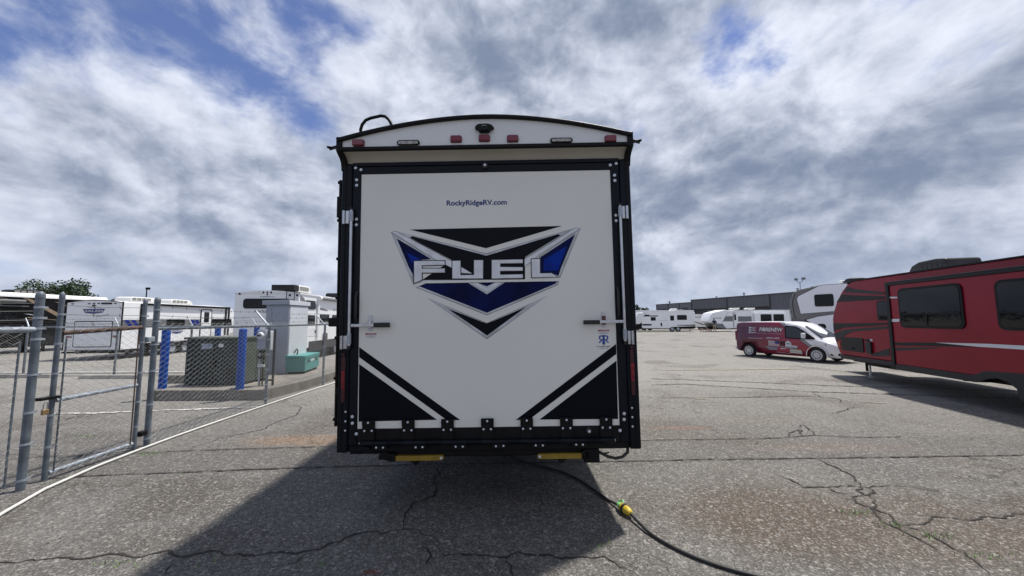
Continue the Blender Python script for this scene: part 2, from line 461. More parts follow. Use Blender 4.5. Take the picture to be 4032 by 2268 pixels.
TAIL = [[(-1.248, 1.363), (-1.202, 0.982)], [(1.212, 1.391), (1.238, 1.009)]]
HASP = [[(-1.008, 1.72), (-1.006, 1.578)], [(1.001, 1.72), (0.996, 1.58)]]
LATCH_BAR = [[(-1.158, 1.627), (-0.959, 1.632)], [(0.955, 1.629), (1.168, 1.628)]]
LATCH_GRIP = [[(-0.966, 1.65), (-0.829, 1.611)], [(0.821, 1.643), (0.96, 1.609)]]
ROD = [[(-1.178, 2.637), (-1.174, 1.455)], [(1.171, 2.635), (1.169, 1.459)]]
BRACKETS = [[(-1.257, 2.632), (-1.193, 2.514)], [(1.185, 2.631), (1.243, 2.518)], [(-1.256, 1.544), (-1.19, 1.431)], [(1.191, 1.549), (1.249, 1.434)]]
STRIPES = [[(-1.104, 1.444), (-0.236, 0.819), (-0.348, 0.819), (-1.103, 1.358)], [(-1.102, 1.3), (-0.433, 0.824), (-1.099, 0.818)], [(1.102, 1.437), (1.101, 1.352), (0.345, 0.815), (0.232, 0.814)], [(1.099, 1.295), (1.095, 0.81), (0.433, 0.814)]]
LABELS = [[(-1.052, 1.561), (-0.957, 1.522)], [(0.953, 1.559), (1.048, 1.522)]]
RR_BOX = [(0.949, 1.514), (1.045, 1.425)]
RR_TEXT = [(0.939, 1.412), (1.054, 1.422)]
RR_TEXT2 = [(0.959, 1.396), (1.034, 1.404)]
WEB = [(-0.349, 2.674), (0.185, 2.668), (-0.349, 2.718)]
MARKERS = [[(-1.144, 3.234), (-1.045, 3.181)], [(-0.293, 3.253), (-0.198, 3.198)], [(-0.047, 3.256), (0.047, 3.201)], [(0.198, 3.248), (0.293, 3.192)], [(1.043, 3.229), (1.138, 3.174)]]
LOAD = [[(-0.758, 3.223), (-0.562, 3.179)], [(0.569, 3.218), (0.763, 3.177)]]
CAMERA = [(-0.08, 3.309), (-0.067, 3.33), (-0.047, 3.342), (0.015, 3.344), (0.039, 3.341), (0.065, 3.333), (0.079, 3.314), (0.087, 3.311), (0.058, 3.298), (0.043, 3.275), (-0.04, 3.275), (-0.048, 3.293), (-0.062, 3.304)]
HOOP = [(-1.086, 3.304), (-1.089, 3.344), (-1.076, 3.388), (-1.045, 3.428), (-0.999, 3.447), (-0.914, 3.465), (-0.876, 3.46), (-0.844, 3.432), (-0.825, 3.399), (-0.814, 3.365)]
SPOUTS = [[(-1.38, 3.184), (-1.287, 3.211), (-1.286, 3.181)], [(1.366, 3.193), (1.275, 3.217), (1.274, 3.183)]]
CAPTRIM = [[(-1.24, 3.171), (-1.224, 3.143)], [(1.233, 3.164), (1.22, 3.131)]]
COVE = [[(-1.245, 3.076)], [(1.239, 3.07)]]
DIV = [(-1.184, 2.485), (1.155, 2.218), (1.19, 0.916), (-1.181, 0.95)]
LADDER = [(-1.312, 2.974), (-1.278, 0.731), (-1.335, 2.982), (-1.327, 2.61), (-1.319, 2.242), (-1.312, 1.88), (-1.304, 1.512), (-1.296, 1.146), (-1.288, 0.778)]
LOGO = {'top': [(-0.675, 2.463), (0.666, 2.472), (-0.004, 2.285)], 'wingL_o': [(-0.84, 2.442), (-0.453, 2.195), (-0.638, 2.189), (-0.644, 1.985)], 'wingL_i': [(-0.785, 2.381), (-0.492, 2.2), (-0.635, 2.19), (-0.644, 2.066), (-0.677, 2.129)], 'wingR_o': [(0.828, 2.447), (0.457, 2.203), (0.469, 2.048), (0.637, 2.014)], 'wingR_i': [(0.774, 2.389), (0.474, 2.197), (0.471, 2.056), (0.569, 2.06), (0.622, 2.034), (0.647, 2.107)], 'wingR_b': [(0.706, 2.292), (0.503, 2.179), (0.493, 2.078), (0.57, 2.077), (0.62, 2.076)], 'wingL_b': [(-0.701, 2.262), (-0.569, 2.189), (-0.646, 2.175), (-0.654, 2.159)], 'mid_o': [(-0.788, 2.448), (-0.001, 2.24), (0.775, 2.451), (0.334, 2.193), (0.33, 2.008), (-0.607, 1.992), (-0.545, 2.026), (-0.306, 2.185)], 'mid_i': [(-0.667, 2.39), (-0.651, 2.4), (-0.001, 2.216), (0.628, 2.396), (0.647, 2.387), (0.334, 2.205), (0.33, 2.008), (-0.561, 2.015), (-0.299, 2.185)], 'barL': [(-0.834, 2.442), (-0.789, 2.446), (-0.314, 2.179), (-0.13, 2.065), (-0.214, 2.071), (-0.453, 2.197)], 'barR': [(0.778, 2.449), (0.825, 2.446), (0.458, 2.219), (0.371, 2.146), (0.332, 2.121), (0.334, 2.182)], 'sep': [(-0.626, 1.972), (-0.534, 2.006), (0.627, 2.004), (0.626, 1.985), (-0.534, 1.986), (-0.616, 1.95)], 'low_o': [(-0.616, 1.95), (-0.534, 1.983), (0.626, 1.984), (0.616, 1.951), (-0.003, 1.699)], 'low_i': [(-0.58, 1.959), (-0.526, 1.981), (0.606, 1.981), (0.594, 1.965), (-0.002, 1.724)], 'low_b': [(-0.43, 1.947), (-0.1, 1.934), (-0.001, 1.871), (0.107, 1.931), (0.375, 1.942), (-0.002, 1.772)], 'v_o': [(-0.161, 1.981), (-0.077, 1.981), (-0.0, 1.949), (0.069, 1.981), (0.157, 1.982), (-0.001, 1.88)], 'v_i': [(-0.126, 1.979), (-0.08, 1.979), (-0.0, 1.932), (0.077, 1.979), (0.123, 1.979), (-0.001, 1.903)], 'bot_o': [(-0.523, 1.859), (-0.003, 1.633), (0.519, 1.857), (-0.003, 1.495)], 'bot_i': [(-0.342, 1.762), (-0.003, 1.624), (0.337, 1.765), (-0.003, 1.529)], 'F': [(-0.634, 2.182), (-0.364, 2.18), (-0.364, 2.143), (-0.565, 2.142), (-0.565, 2.115), (-0.364, 2.112), (-0.364, 2.076), (-0.565, 2.077), (-0.564, 2.015), (-0.634, 1.985)], 'U': [(-0.3, 2.179), (-0.227, 2.179), (-0.227, 2.052), (-0.111, 2.051), (-0.11, 2.181), (-0.03, 2.18), (-0.032, 2.018), (-0.301, 2.022)], 'E': [(0.045, 2.18), (0.317, 2.181), (0.316, 2.147), (0.119, 2.148), (0.119, 2.118), (0.315, 2.112), (0.315, 2.081), (0.118, 2.081), (0.118, 2.05), (0.314, 2.05), (0.314, 2.016), (0.043, 2.016)], 'L': [(0.391, 2.182), (0.467, 2.183), (0.464, 2.056), (0.565, 2.056), (0.614, 2.021), (0.392, 2.02)]}
CRACKS = [(0.016, [(-3.789, 2.739), (-3.608, 2.753), (-3.476, 2.768), (-3.209, 2.782), (-3.085, 2.789), (-3.014, 2.78), (-2.926, 2.812), (-2.8, 2.819), (-2.662, 2.826), (-2.537, 2.858), (-2.373, 2.816), (-2.189, 2.856), (-2.102, 2.839), (-1.842, 2.824), (-1.502, 2.826), (-1.428, 2.885), (-1.375, 2.933), (-1.322, 2.98), (-1.239, 3.053), (-1.151, 3.077), (-1.047, 3.06), (-0.883, 3.101), (-0.784, 3.1), (-0.693, 3.049), (-0.608, 3.015), (-0.599, 2.951)]), (0.018, [(-0.883, 3.101), (-0.92, 3.19), (-0.918, 3.365), (-0.894, 3.561), (-0.776, 3.705), (-0.784, 3.918), (-0.854, 4.159), (-0.813, 4.191), (-0.889, 4.36), (-0.89, 4.469)]), (0.014, [(-0.687, 2.944), (-0.637, 2.89), (-0.6, 2.789), (-0.627, 2.735), (-0.624, 2.702)]), (0.014, [(-0.603, 2.782), (-0.509, 2.795), (-0.388, 2.823), (-0.244, 2.808), (-0.119, 2.814), (-0.038, 2.785), (0.033, 2.813), (0.112, 2.777), (0.376, 2.775), (0.55, 2.767), (0.636, 2.76), (0.725, 2.674), (0.833, 2.642)]), (0.011, [(-0.047, 2.778), (-0.029, 2.679), (-0.007, 2.585), (0.005, 2.501)]), (0.009, [(-1.487, 2.818), (-1.555, 2.709), (-1.577, 2.665)]), (0.008, [(-2.367, 2.729), (-2.367, 2.656), (-2.306, 2.6)]), (0.014, [(-4.214, 4.958), (-4.256, 5.138), (-4.165, 5.312), (-4.229, 5.469), (-3.848, 5.917), (-3.936, 6.154), (-3.859, 6.737), (-4.03, 7.216), (-4.193, 7.453), (-4.729, 7.587)]), (0.03, [(3.644, 4.579), (3.66, 4.516), (3.65, 4.388), (3.637, 4.208), (3.597, 4.079), (3.543, 3.925), (3.511, 3.86)]), (0.018, [(3.511, 3.86), (3.549, 3.782), (3.476, 3.693), (3.394, 3.665), (3.34, 3.68), (3.368, 3.784), (3.511, 3.86)]), (0.02, [(3.34, 3.68), (3.207, 3.624), (3.159, 3.529), (3.201, 3.451), (3.132, 3.33), (3.055, 3.24), (3.063, 3.153), (3.099, 3.132), (3.085, 3.033), (3.072, 2.931), (3.081, 2.835)]), (0.02, [(3.408, 3.665), (3.251, 3.476), (3.189, 3.439), (3.206, 3.329), (3.131, 3.174), (3.215, 3.111), (3.243, 2.938), (3.237, 2.801), (3.184, 2.677), (3.137, 2.565)]), (0.013, [(2.846, 4.179), (2.877, 4.051), (2.918, 3.948), (2.92, 3.856), (3.094, 3.842), (3.135, 3.725), (3.218, 3.681), (3.22, 3.624)]), (0.011, [(2.92, 3.856), (3.227, 3.847), (3.488, 3.851), (3.729, 3.849), (3.938, 3.856), (3.944, 3.809)]), (0.012, [(3.131, 3.163), (3.305, 3.183), (3.47, 3.236), (3.581, 3.292), (3.674, 3.257), (3.862, 3.244), (4.017, 3.299), (4.093, 3.265), (4.301, 3.32), (4.577, 3.342)]), (0.02, [(6.835, 8.656), (6.58, 8.035), (6.848, 7.958), (6.554, 7.558), (6.611, 7.192)]), (0.02, [(6.504, 7.194), (5.807, 6.771), (5.595, 6.674)]), (0.012, [(4.303, 8.054), (5.076, 8.067), (5.262, 8.211), (6.549, 8.184)]), (0.018, [(3.929, 5.421), (4.098, 5.619), (4.354, 5.758), (4.181, 5.483), (4.059, 5.432)]), (0.014, [(4.344, 5.48), (4.482, 5.756), (4.573, 5.983), (4.41, 5.831)]), (0.008, [(1.129, 4.894), (1.16, 4.762), (1.148, 4.599)])]
SEAMS = [(0.022, [(-4.98, 4.114), (-4.613, 4.183), (-3.19, 4.321), (-2.099, 4.411), (-0.896, 4.461), (0.19, 4.501), (1.631, 4.55), (2.067, 4.58), (3.717, 4.606), (4.521, 4.634), (6.134, 4.671), (7.029, 4.685)]), (0.02, [(-4.784, 4.877), (-4.233, 4.958), (-3.247, 5.042), (-2.437, 5.098), (2.411, 5.315), (3.722, 5.36), (4.344, 5.48), (4.865, 5.376), (5.496, 5.399)]), (0.05, [(3.544, 9.614), (4.47, 9.717), (6.835, 8.656), (8.467, 8.296), (10.686, 7.809)]), (0.05, [(3.909, 10.589), (4.785, 10.391), (6.754, 9.81), (8.078, 9.361), (11.829, 8.629)]), (0.025, [(3.085, 8.064), (5.076, 8.067), (6.549, 8.184)])]
FENCE_SEAMS = [(0.02, [(-6.262, 4.677), (-5.699, 4.789), (-4.868, 4.853)]), (0.02, [(-7.799, 5.79), (-7.679, 6.608), (-7.032, 7.214)]), (0.02, [(-7.67, 6.338), (-7.743, 7.116)])]
WHITE_LINES = [[(-8.57, 6.918), (-7.562, 6.952), (-6.898, 7.079)], [(-6.893, 7.101), (-5.693, 7.246), (-4.867, 7.406)]]
YELLOW_LINES = [[(4.566, 12.34), (5.712, 12.373), (7.629, 12.416), (10.08, 12.514)], [(3.711, 8.095), (4.167, 7.804)], [(6.951, 7.615), (7.439, 7.416)]]
RED_ = {'nose': [(-0.451, 2.736), (-0.237, 2.615), (0.014, 2.444), (0.288, 2.167), (0.448, 1.875), (0.522, 1.676), (0.536, 1.344), (0.496, 1.048), (0.398, 0.825), (0.32, 0.669), (0.244, 0.5)], 'roof': [(-0.451, 2.736), (-1.669, 2.735), (-2.97, 2.728), (-4.645, 2.647)], 'bottom': [(0.244, 0.5), (-1.521, 0.531), (-1.674, 0.416)], 'skirt_top': [(0.277, 0.625), (-1.572, 0.689)], 'win_small': [(-1.298, 2.123), (-1.543, 1.63)], 'win1': [(-2.383, 2.379), (-3.871, 1.458)], 'win2': [(-4.465, 2.342), (-4.822, 1.483)], 'slide_left': [(-2.013, 2.49), (-1.983, 0.726), (-2.063, 0.449)], 'slide_edge2': [(-2.113, 2.441), (-2.089, 0.541)], 'slide_top': [(-2.009, 2.543), (-4.927, 2.485)], 'slide_bottom': [(-2.095, 0.592), (-4.743, 0.739), (-2.08, 0.458), (-3.967, 0.485)], 'bay': [(0.179, 1.128), (-0.7, 0.742)], 'box': [(-0.822, 1.043), (-1.01, 0.741)], 's1': [(-0.235, 2.599), (-0.079, 2.437), (-1.565, 2.275), (-1.571, 2.33), (-0.489, 2.5)], 's2': [(0.022, 2.38), (0.264, 2.166), (-1.551, 2.152), (-1.56, 2.229), (-0.718, 2.301)], 's3': [(0.53, 1.527), (0.517, 1.295), (-0.003, 1.405), (-1.581, 1.513), (-1.586, 1.557)], 's4': [(0.501, 1.213), (0.404, 0.988), (-0.073, 1.218), (-0.349, 1.306), (-1.57, 1.412), (-1.577, 1.475), (-0.655, 1.405), (0.051, 1.341)], 's5': [(-0.852, 0.698), (-1.565, 0.925), (-1.561, 0.736), (-1.115, 0.68)], 'w1': [(-2.104, 2.192), (-2.348, 2.173), (-2.345, 2.142), (-2.1, 2.153)], 'w2': [(-2.104, 1.656), (-2.348, 1.658), (-2.341, 1.595), (-2.097, 1.588)], 'w3': [(-3.185, 1.155), (-4.237, 1.228), (-4.797, 1.255), (-4.792, 1.206), (-4.04, 1.164)], 'k1': [(-2.121, 1.1), (-3.161, 1.163), (-4.036, 1.129), (-3.153, 1.088), (-2.113, 1.033)], 'k2': [(-2.123, 0.982), (-3.392, 1.082), (-2.888, 0.999), (-2.114, 0.9)], 'ac': [(-1.351, 2.845), (-1.415, 2.991), (-1.642, 3.109), (-2.306, 3.093), (-2.842, 3.014), (-2.876, 2.807)], 'arch': [(-3.763, 0.467), (-4.141, 0.683), (-4.535, 0.728), (-4.741, 0.721)], 'arch2': [(-4.026, 0.495), (-4.165, 0.56), (-4.35, 0.598), (-4.501, 0.566), (-4.639, 0.471)]}
FIFTH = {'outline': [(-1.233, 3.428), (-0.003, 3.427), (1.042, 3.239), (1.301, 3.036), (1.51, 2.563), (1.506, 2.037), (1.44, 1.654), (0.885, 1.594)], 'white': [(-1.232, 3.41), (0.029, 3.411), (1.065, 2.861), (1.127, 2.705), (0.985, 1.908), (-0.44, 2.016), (-1.085, 2.02)], 'win': [(0.293, 2.913), (-0.518, 2.29)], 'low': [(0.868, 1.594), (-0.433, 1.905), (-0.369, 0.894)], 'hole': [(0.253, 1.384), (-0.081, 1.182)], 'ac': [(-0.624, 3.466), (-0.694, 3.626), (-0.966, 3.726), (-1.445, 3.675), (-1.446, 3.479)]}
SALEM = {'tl': [(-1.115, 2.52), (-0.033, 2.624), (1.123, 2.571), (1.164, 0.428), (-1.066, 0.401)], 'door': [(-0.755, 1.703), (0.816, 0.552)], 'lights': [(-0.902, 2.46), (-0.229, 2.466), (-0.036, 2.477), (0.157, 2.48), (0.844, 2.479)], 'bar': [(0.268, 2.508), (0.701, 2.444)], 'cam': [(-0.029, 2.386)], 'web': [(-0.28, 2.309), (0.236, 2.308)], 'logo': [(-0.465, 2.223), (0.42, 2.238), (0.336, 2.081), (0.002, 2.03), (-0.371, 2.066)], 'salem': [(-0.39, 2.1), (0.359, 2.193)], 'plat': [(0.081, 1.855), (0.6, 2.01)], 'tail': [(-1.03, 1.05), (-0.817, 0.973), (0.862, 1.063), (1.071, 0.982)], 'slide': [(0.013, 2.552), (0.988, 0.598)], 'gap': [(0.813, 2.57), (1.191, 0.83)], 'band': [(1.864, 1.779), (4.686, 1.387)], 'win': [(2.346, 1.771), (3.489, 1.501)], 'door2': [(4.584, 2.366), (5.477, 0.876)], 'doorwin': [(4.832, 2.188), (5.237, 1.605)], 'win2': [(5.396, 1.773), (7.459, 1.467)], 'roof': [(0.012, 2.571), (6.827, 2.581)], 'bot': [(0.103, 0.637), (3.607, 0.634)], 'ac1': [(0.855, 2.847), (2.233, 2.638)], 'ac2': [(2.839, 2.863), (4.315, 2.653)], 'front': [(7.405, 2.533), (7.459, 1.467)], 'awn': [(6.631, 2.535), (6.984, 0.816)], 'deco': [(0.086, 1.73), (0.373, 1.729), (0.774, 1.527), (0.307, 1.533)]}
AVEN = {'out': [(-1.239, 2.796), (0.112, 2.893), (1.253, 2.796)], 'win': [(-0.894, 2.556), (0.891, 2.168)], 'lights': [(-1.052, 2.754), (-0.14, 2.803), (0.008, 2.806), (0.154, 2.803), (0.874, 2.693), (1.155, 2.693)], 'cam': [(0.003, 2.716)], 'web': [(-0.261, 2.619), (0.272, 2.664)], 'text': [(-0.49, 2.012), (-0.049, 2.106)], 'ladder': [(0.801, 2.926), (1.102, 2.463), (1.098, 2.554)], 'win1': [(0.492, 2.524), (1.352, 2.158)], 'win2': [(0.502, 1.911), (1.353, 1.523)], 'win3': [(1.835, 1.965), (2.782, 1.59)], 'win4': [(3.132, 1.951), (3.95, 1.591)], 'roofedge': [(0.079, 2.763), (3.822, 3.045)], 'ac': [(0.285, 3.116), (1.917, 3.028)], 'awn': [(1.481, 2.759), (1.925, 2.6), (3.852, 2.703), (1.914, 2.72)], 'arm': [(1.442, 2.574), (1.729, 1.54)], 'st1': [(1.348, 2.389), (1.488, 2.369), (1.491, 2.33), (1.353, 2.338)], 'st2': [(1.724, 2.247), (2.197, 2.222), (2.573, 2.164), (2.608, 2.124), (1.731, 2.169)], 'bot': [(1.36, 0.705), (4.022, 0.774)], 'txt': [(3.195, 2.152), (3.747, 2.239)]}
DARK = {'roof': [(0.008, 3.169), (3.216, 3.237)], 'swoosh': [(0.889, 3.073), (1.101, 3.087), (2.41, 2.658), (2.512, 2.121), (2.029, 2.447), (2.005, 2.474), (2.456, 2.233)], 'win': [(0.089, 2.197), (0.707, 1.807)], 'bot': [(0.242, 0.345), (2.981, 0.138)]}
FAR = {'body': [(17.928, 2.552), (24.312, 2.524), (24.288, 1.549), (23.773, 0.959), (24.313, 0.703), (21.084, 0.591), (20.907, 0.423), (17.303, 0.439), (17.185, 0.734), (17.4, 0.818), (17.201, 1.199), (17.163, 1.326), (17.44, 1.96)], 'cap': [(17.927, 2.531), (16.819, 2.493), (16.681, 2.176), (16.497, 1.752), (16.472, 0.991), (16.962, 1.031), (17.248, 1.326), (17.44, 1.96), (17.752, 2.383)], 'win': [(18.416, 1.901), (19.066, 1.445), (21.005, 2.102), (21.501, 1.443), (21.926, 2.174), (23.204, 1.524)], 'hatch': [(19.697, 1.154), (19.888, 0.714)], 'wheels': [(21.239, 0.232), (22.023, 0.228), (21.225, -0.105)], 'st': [(17.492, 2.236), (18.279, 2.232), (18.211, 2.126), (19.487, 2.121), (19.354, 1.994), (17.441, 2.003)], 'st2': [(17.365, 1.029), (18.595, 0.982), (18.418, 0.792), (17.357, 0.797)], 'st3': [(21.943, 0.849), (24.28, 0.906), (24.315, 0.754), (21.855, 0.765)], 'ac': [(21.387, 2.813), (21.653, 3.067), (22.292, 3.065), (22.284, 2.873), (21.763, 2.642), (21.507, 2.643)], 'txt': [(19.396, 1.401), (20.633, 1.523)], 'behind': [(16.492, 2.898), (24.643, 2.778), (24.646, 2.395)], 'small': [(24.379, 2.142), (26.504, 2.09), (26.426, 0.525)], 'swin': [(25.557, 1.417), (26.245, 1.16)], 'ramp': [(24.13, 0.409), (25.432, 0.15), (24.276, -0.097), (25.378, -0.102)]}
FAR2 = {'body': [(28.732, 2.666), (36.55, 2.702), (36.391, 0.369), (28.887, 0.378), (27.997, 0.335), (27.561, 0.942), (26.255, 1.018), (25.976, 1.066), (25.73, 1.3), (26.027, 2.092), (26.278, 2.419), (27.229, 2.649), (27.894, 2.81)], 'roof': [(27.894, 2.81), (36.528, 2.725)], 'capline': [(28.729, 2.619), (28.345, 2.457), (27.945, 1.99), (27.582, 1.338), (27.422, 0.966)], 'belly': [(26.255, 1.018), (27.561, 0.942), (27.904, 0.359), (26.925, 0.41), (26.423, 0.645)], 'w1': [(27.943, 1.953), (28.928, 1.963), (28.891, 1.295), (27.602, 1.282)], 'door': [(28.952, 2.407), (29.386, 0.515)], 'doorwin': [(29.072, 2.196), (29.32, 1.433)], 'w2': [(29.582, 1.937), (31.347, 1.252)], 'w3': [(32.317, 2.196), (33.733, 1.218), (33.982, 2.189), (35.348, 1.211)], 'slide': [(31.531, 2.372), (35.675, 1.21)], 'back': [(35.799, 2.354), (36.377, 1.207)], 'ac1': [(29.146, 2.945), (29.364, 3.062), (30.304, 3.081), (30.294, 2.893), (29.724, 2.779), (29.443, 2.803)], 'ac2': [(31.188, 2.936), (31.431, 3.062), (32.347, 3.072), (32.336, 2.884), (31.836, 2.769), (31.509, 2.794)], 'txt': [(26.497, 1.646), (27.371, 1.783)], 'curb': [(26.429, -0.155), (30.158, -0.291)], 'wheel': [(30.031, -0.068)]}

# ------------------------------------------------------------------ ground
def ground_material():
    m = bpy.data.materials.new('worn_asphalt'); m.use_nodes = True
    k = NT(m.node_tree); b = m.node_tree.nodes['Principled BSDF']
    geo = k.n('ShaderNodeNewGeometry'); pos = geo.outputs['Position']
    sep = k.n('ShaderNodeSeparateXYZ'); k.l(pos, sep.inputs[0]); X, Y, _ = sep.outputs
    big = k.noise(pos, 0.23, 5, 0.6); mid = k.noise(pos, 1.1, 6, 0.62); fine = k.noise(pos, 14, 4, 0.6)
    c = k.mix(k.ramp(mid, 0.32, 0.7), (0.090, 0.085, 0.079, 1), (0.148, 0.140, 0.130, 1))
    # paving lanes laid at different times, running across the lot
    wob = k.math('ADD', Y, k.math('MULTIPLY', k.math('SUBTRACT', big, 0.5), 0.05))
    slope = k.math('SUBTRACT', wob, k.math('MULTIPLY', X, 0.045))
    lane = k.math('MULTIPLY', k.ramp(slope, 4.395, 4.41), k.ramp(slope, 5.195, 5.18))
    c = k.mix(k.math('MULTIPLY', lane, 0.55), c, (0.078, 0.073, 0.068, 1))
    lane2 = k.math('MULTIPLY', k.ramp(k.math('ADD', wob, k.math('MULTIPLY', X, 0.40)), 11.45, 11.5), k.ramp(k.math('ADD', wob, k.math('MULTIPLY', X, 0.33)), 12.4, 12.3))
    c = k.mix(k.math('MULTIPLY', lane2, 0.5), c, (0.235, 0.227, 0.216, 1))
    far = k.ramp(k.math('ADD', Y, k.math('MULTIPLY', big, 3.0)), 4.5, 14)  # paler with distance: grazing sheen put into the colour, plus paler worn surface
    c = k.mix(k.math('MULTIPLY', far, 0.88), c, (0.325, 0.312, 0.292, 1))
    # brown and rust stains soaked into the surface
    st = k.noise(pos, 0.55, 4, 0.55, 0.6)
    c = k.mix(k.math('MULTIPLY', k.ramp(st, 0.50, 0.68), 0.55), c, (0.085, 0.066, 0.050, 1))
    for (sx, sy, rx, ry, amt, col) in STAINS:
        u = k.math('DIVIDE', k.math('SUBTRACT', X, sx), rx); v = k.math('DIVIDE', k.math('SUBTRACT', Y, sy), ry)
        d = k.math('SQRT', k.math('ADD', k.math('MULTIPLY', u, u), k.math('MULTIPLY', v, v)))
        d = k.math('ADD', d, k.math('MULTIPLY', k.math('SUBTRACT', mid, 0.5), 1.1))
        c = k.mix(k.ramp(d, 0.25, 1.0, amt, 0.0), c, (*col, 1))
    # exposed stones of the aggregate, light and dark
    vo = k.n('ShaderNodeTexVoronoi'); vo.inputs['Scale'].default_value = 95; k.l(pos, vo.inputs['Vector'])
    vsep = k.n('ShaderNodeSeparateColor'); k.l(vo.outputs['Color'], vsep.inputs[0])
    vo2 = k.n('ShaderNodeTexVoronoi'); vo2.inputs['Scale'].default_value = 52; k.l(pos, vo2.inputs['Vector'])
    vs2 = k.n('ShaderNodeSeparateColor'); k.l(vo2.outputs['Color'], vs2.inputs[0])
    c = k.mix(k.math('MULTIPLY', k.ramp(vsep.outputs[0], 0.55, 1.0), 0.46), c, (0.40, 0.385, 0.36, 1))
    c = k.mix(k.math('MULTIPLY', k.ramp(vsep.outputs[1], 0.55, 1.0), 0.60), c, (0.030, 0.028, 0.026, 1))
    c = k.mix(k.math('MULTIPLY', k.ramp(vs2.outputs[0], 0.86, 1.0), 0.45), c, (0.44, 0.42, 0.40, 1))
    c = k.mix(k.math('MULTIPLY', k.ramp(vs2.outputs[1], 0.80, 1.0), 0.50), c, (0.03, 0.028, 0.026, 1))
    c = k.mix(k.math('MULTIPLY', k.ramp(fine, 0.35, 0.65), 0.30), c, (0.055, 0.052, 0.048, 1))
    # hairline map cracking
    vc = k.n('ShaderNodeTexVoronoi', feature='DISTANCE_TO_EDGE'); vc.inputs['Scale'].default_value = 1.9
    wv = k.n('ShaderNodeVectorMath', operation='MULTIPLY_ADD'); nz = k.n('ShaderNodeTexNoise'); nz.inputs['Scale'].default_value = 3.0; nz.inputs['Detail'].default_value = 5; k.l(pos, nz.inputs['Vector'])
    k.l(nz.outputs[1], wv.inputs[0]); wv.inputs[1].default_value = (0.55, 0.55, 0); k.l(pos, wv.inputs[2]); k.l(wv.outputs[0], vc.inputs['Vector'])
    hair = k.math('MULTIPLY', k.ramp(vc.outputs['Distance'], 0.0, 0.016, 1.0, 0.0), k.ramp(k.noise(pos, 0.42, 3, 0.5), 0.50, 0.60))
    c = k.mix(k.math('MULTIPLY', hair, 0.75), c, (0.03, 0.028, 0.026, 1))
    k.l(c, b.inputs['Base Color'])
    b.inputs['Roughness'].default_value = 0.88
    b.inputs['Specular IOR Level'].default_value = 0.35
    h = k.math('ADD', k.math('MULTIPLY', vsep.outputs[0], 0.5), k.math('MULTIPLY', fine, 0.5))
    h = k.math('SUBTRACT', h, k.math('MULTIPLY', hair, 0.8))
    bn = k.n('ShaderNodeBump'); bn.inputs['Strength'].default_value = 0.55; bn.inputs['Distance'].default_value = 0.012
    k.l(h, bn.inputs['Height']); k.l(bn.outputs[0], b.inputs['Normal'])
    return m


BR = (0.085, 0.060, 0.042); RU = (0.20, 0.075, 0.035); DKB = (0.052, 0.041, 0.032)
STAINS = [(3.0, 3.15, 2.8, 0.8, 0.55, BR), (-3.6, 4.0, 1.4, 0.25, 0.5, DKB), (-2.2, 3.0, 1.6, 0.3, 0.35, DKB), (2.6, 3.55, 2.2, 0.55, 0.5, BR), (4.6, 2.9, 1.8, 0.5, 0.45, BR), (2.2, 3.3, 1.1, 0.55, 0.75, BR), (4.9, 3.35, 1.3, 0.5, 0.75, (0.068, 0.046, 0.033)), (4.2, 5.0, 1.5, 0.25, 0.6, (0.17, 0.12, 0.10)),
          (2.05, 2.48, 0.10, 0.05, 0.85, RU), (0.05, 3.6, 0.12, 0.06, 0.5, (0.10, 0.03, 0.02)), (-0.95, 2.63, 0.10, 0.05, 0.9, (0.13, 0.03, 0.02)),
          (-2.6, 5.4, 1.6, 0.35, 0.7, (0.26, 0.16, 0.09)), (2.6, 5.9, 0.7, 0.12, 0.6, (0.22, 0.11, 0.07)), (-3.1, 3.6, 0.8, 0.4, 0.55, DKB),
          (-6.4, 5.6, 1.2, 0.5, 0.4, DKB), (3.2, 2.9, 1.2, 0.4, 0.45, BR), (6.5, 3.2, 1.3, 0.6, 0.6, (0.14, 0.08, 0.05)), (4.1, 6.4, 1.2, 0.4, 0.35, (0.19, 0.15, 0.12)),
          (-0.15, 3.25, 0.5, 0.25, 0.25, DKB), (-8.5, 4.6, 1.6, 0.4, 0.45, DKB)]
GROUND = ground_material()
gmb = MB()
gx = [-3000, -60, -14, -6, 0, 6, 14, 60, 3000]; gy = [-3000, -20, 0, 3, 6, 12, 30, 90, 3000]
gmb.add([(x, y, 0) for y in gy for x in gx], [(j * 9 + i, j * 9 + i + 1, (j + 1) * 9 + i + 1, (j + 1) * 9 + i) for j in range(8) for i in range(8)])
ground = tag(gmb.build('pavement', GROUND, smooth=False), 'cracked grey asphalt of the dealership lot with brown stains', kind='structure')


def strip(pts, w, z, name, m, parent, jag=0.0, step=0.05, taper=True, rng=random):
    """a thin irregular ribbon lying on the ground"""
    P = [Vector((p[0], p[1])) for p in pts]; dense = []
    for a, b in zip(P, P[1:]):
        n = max(1, int((b - a).length / step))
        for i in range(n): dense.append(a.lerp(b, i / n))
    dense.append(P[-1]); n = len(dense); vs = []; fs = []
    off = 0.0
    for i, p in enumerate(dense):
        t = (dense[min(i + 1, n - 1)] - dense[max(i - 1, 0)]).normalized(); nn = Vector((-t.y, t.x))
        off = off * 0.6 + rng.uniform(-1, 1) * jag
        k = 1.0
        if taper: k = min(1.0, 0.25 + 3 * min(i, n - 1 - i) / n)
        wl = w * k * (rng.uniform(0.08, 0.75) if jag else 0.5); wr = w * k * (rng.uniform(0.08, 0.75) if jag else 0.5)
        c = p + nn * off
        for q in (c + nn * wl, c - nn * wr): vs.append((q.x, q.y, z))
    for i in range(n - 1): fs.append((2 * i, 2 * i + 1, 2 * i + 3, 2 * i + 2))
    return MB().add(vs, fs).build(name, m, parent, smooth=False)


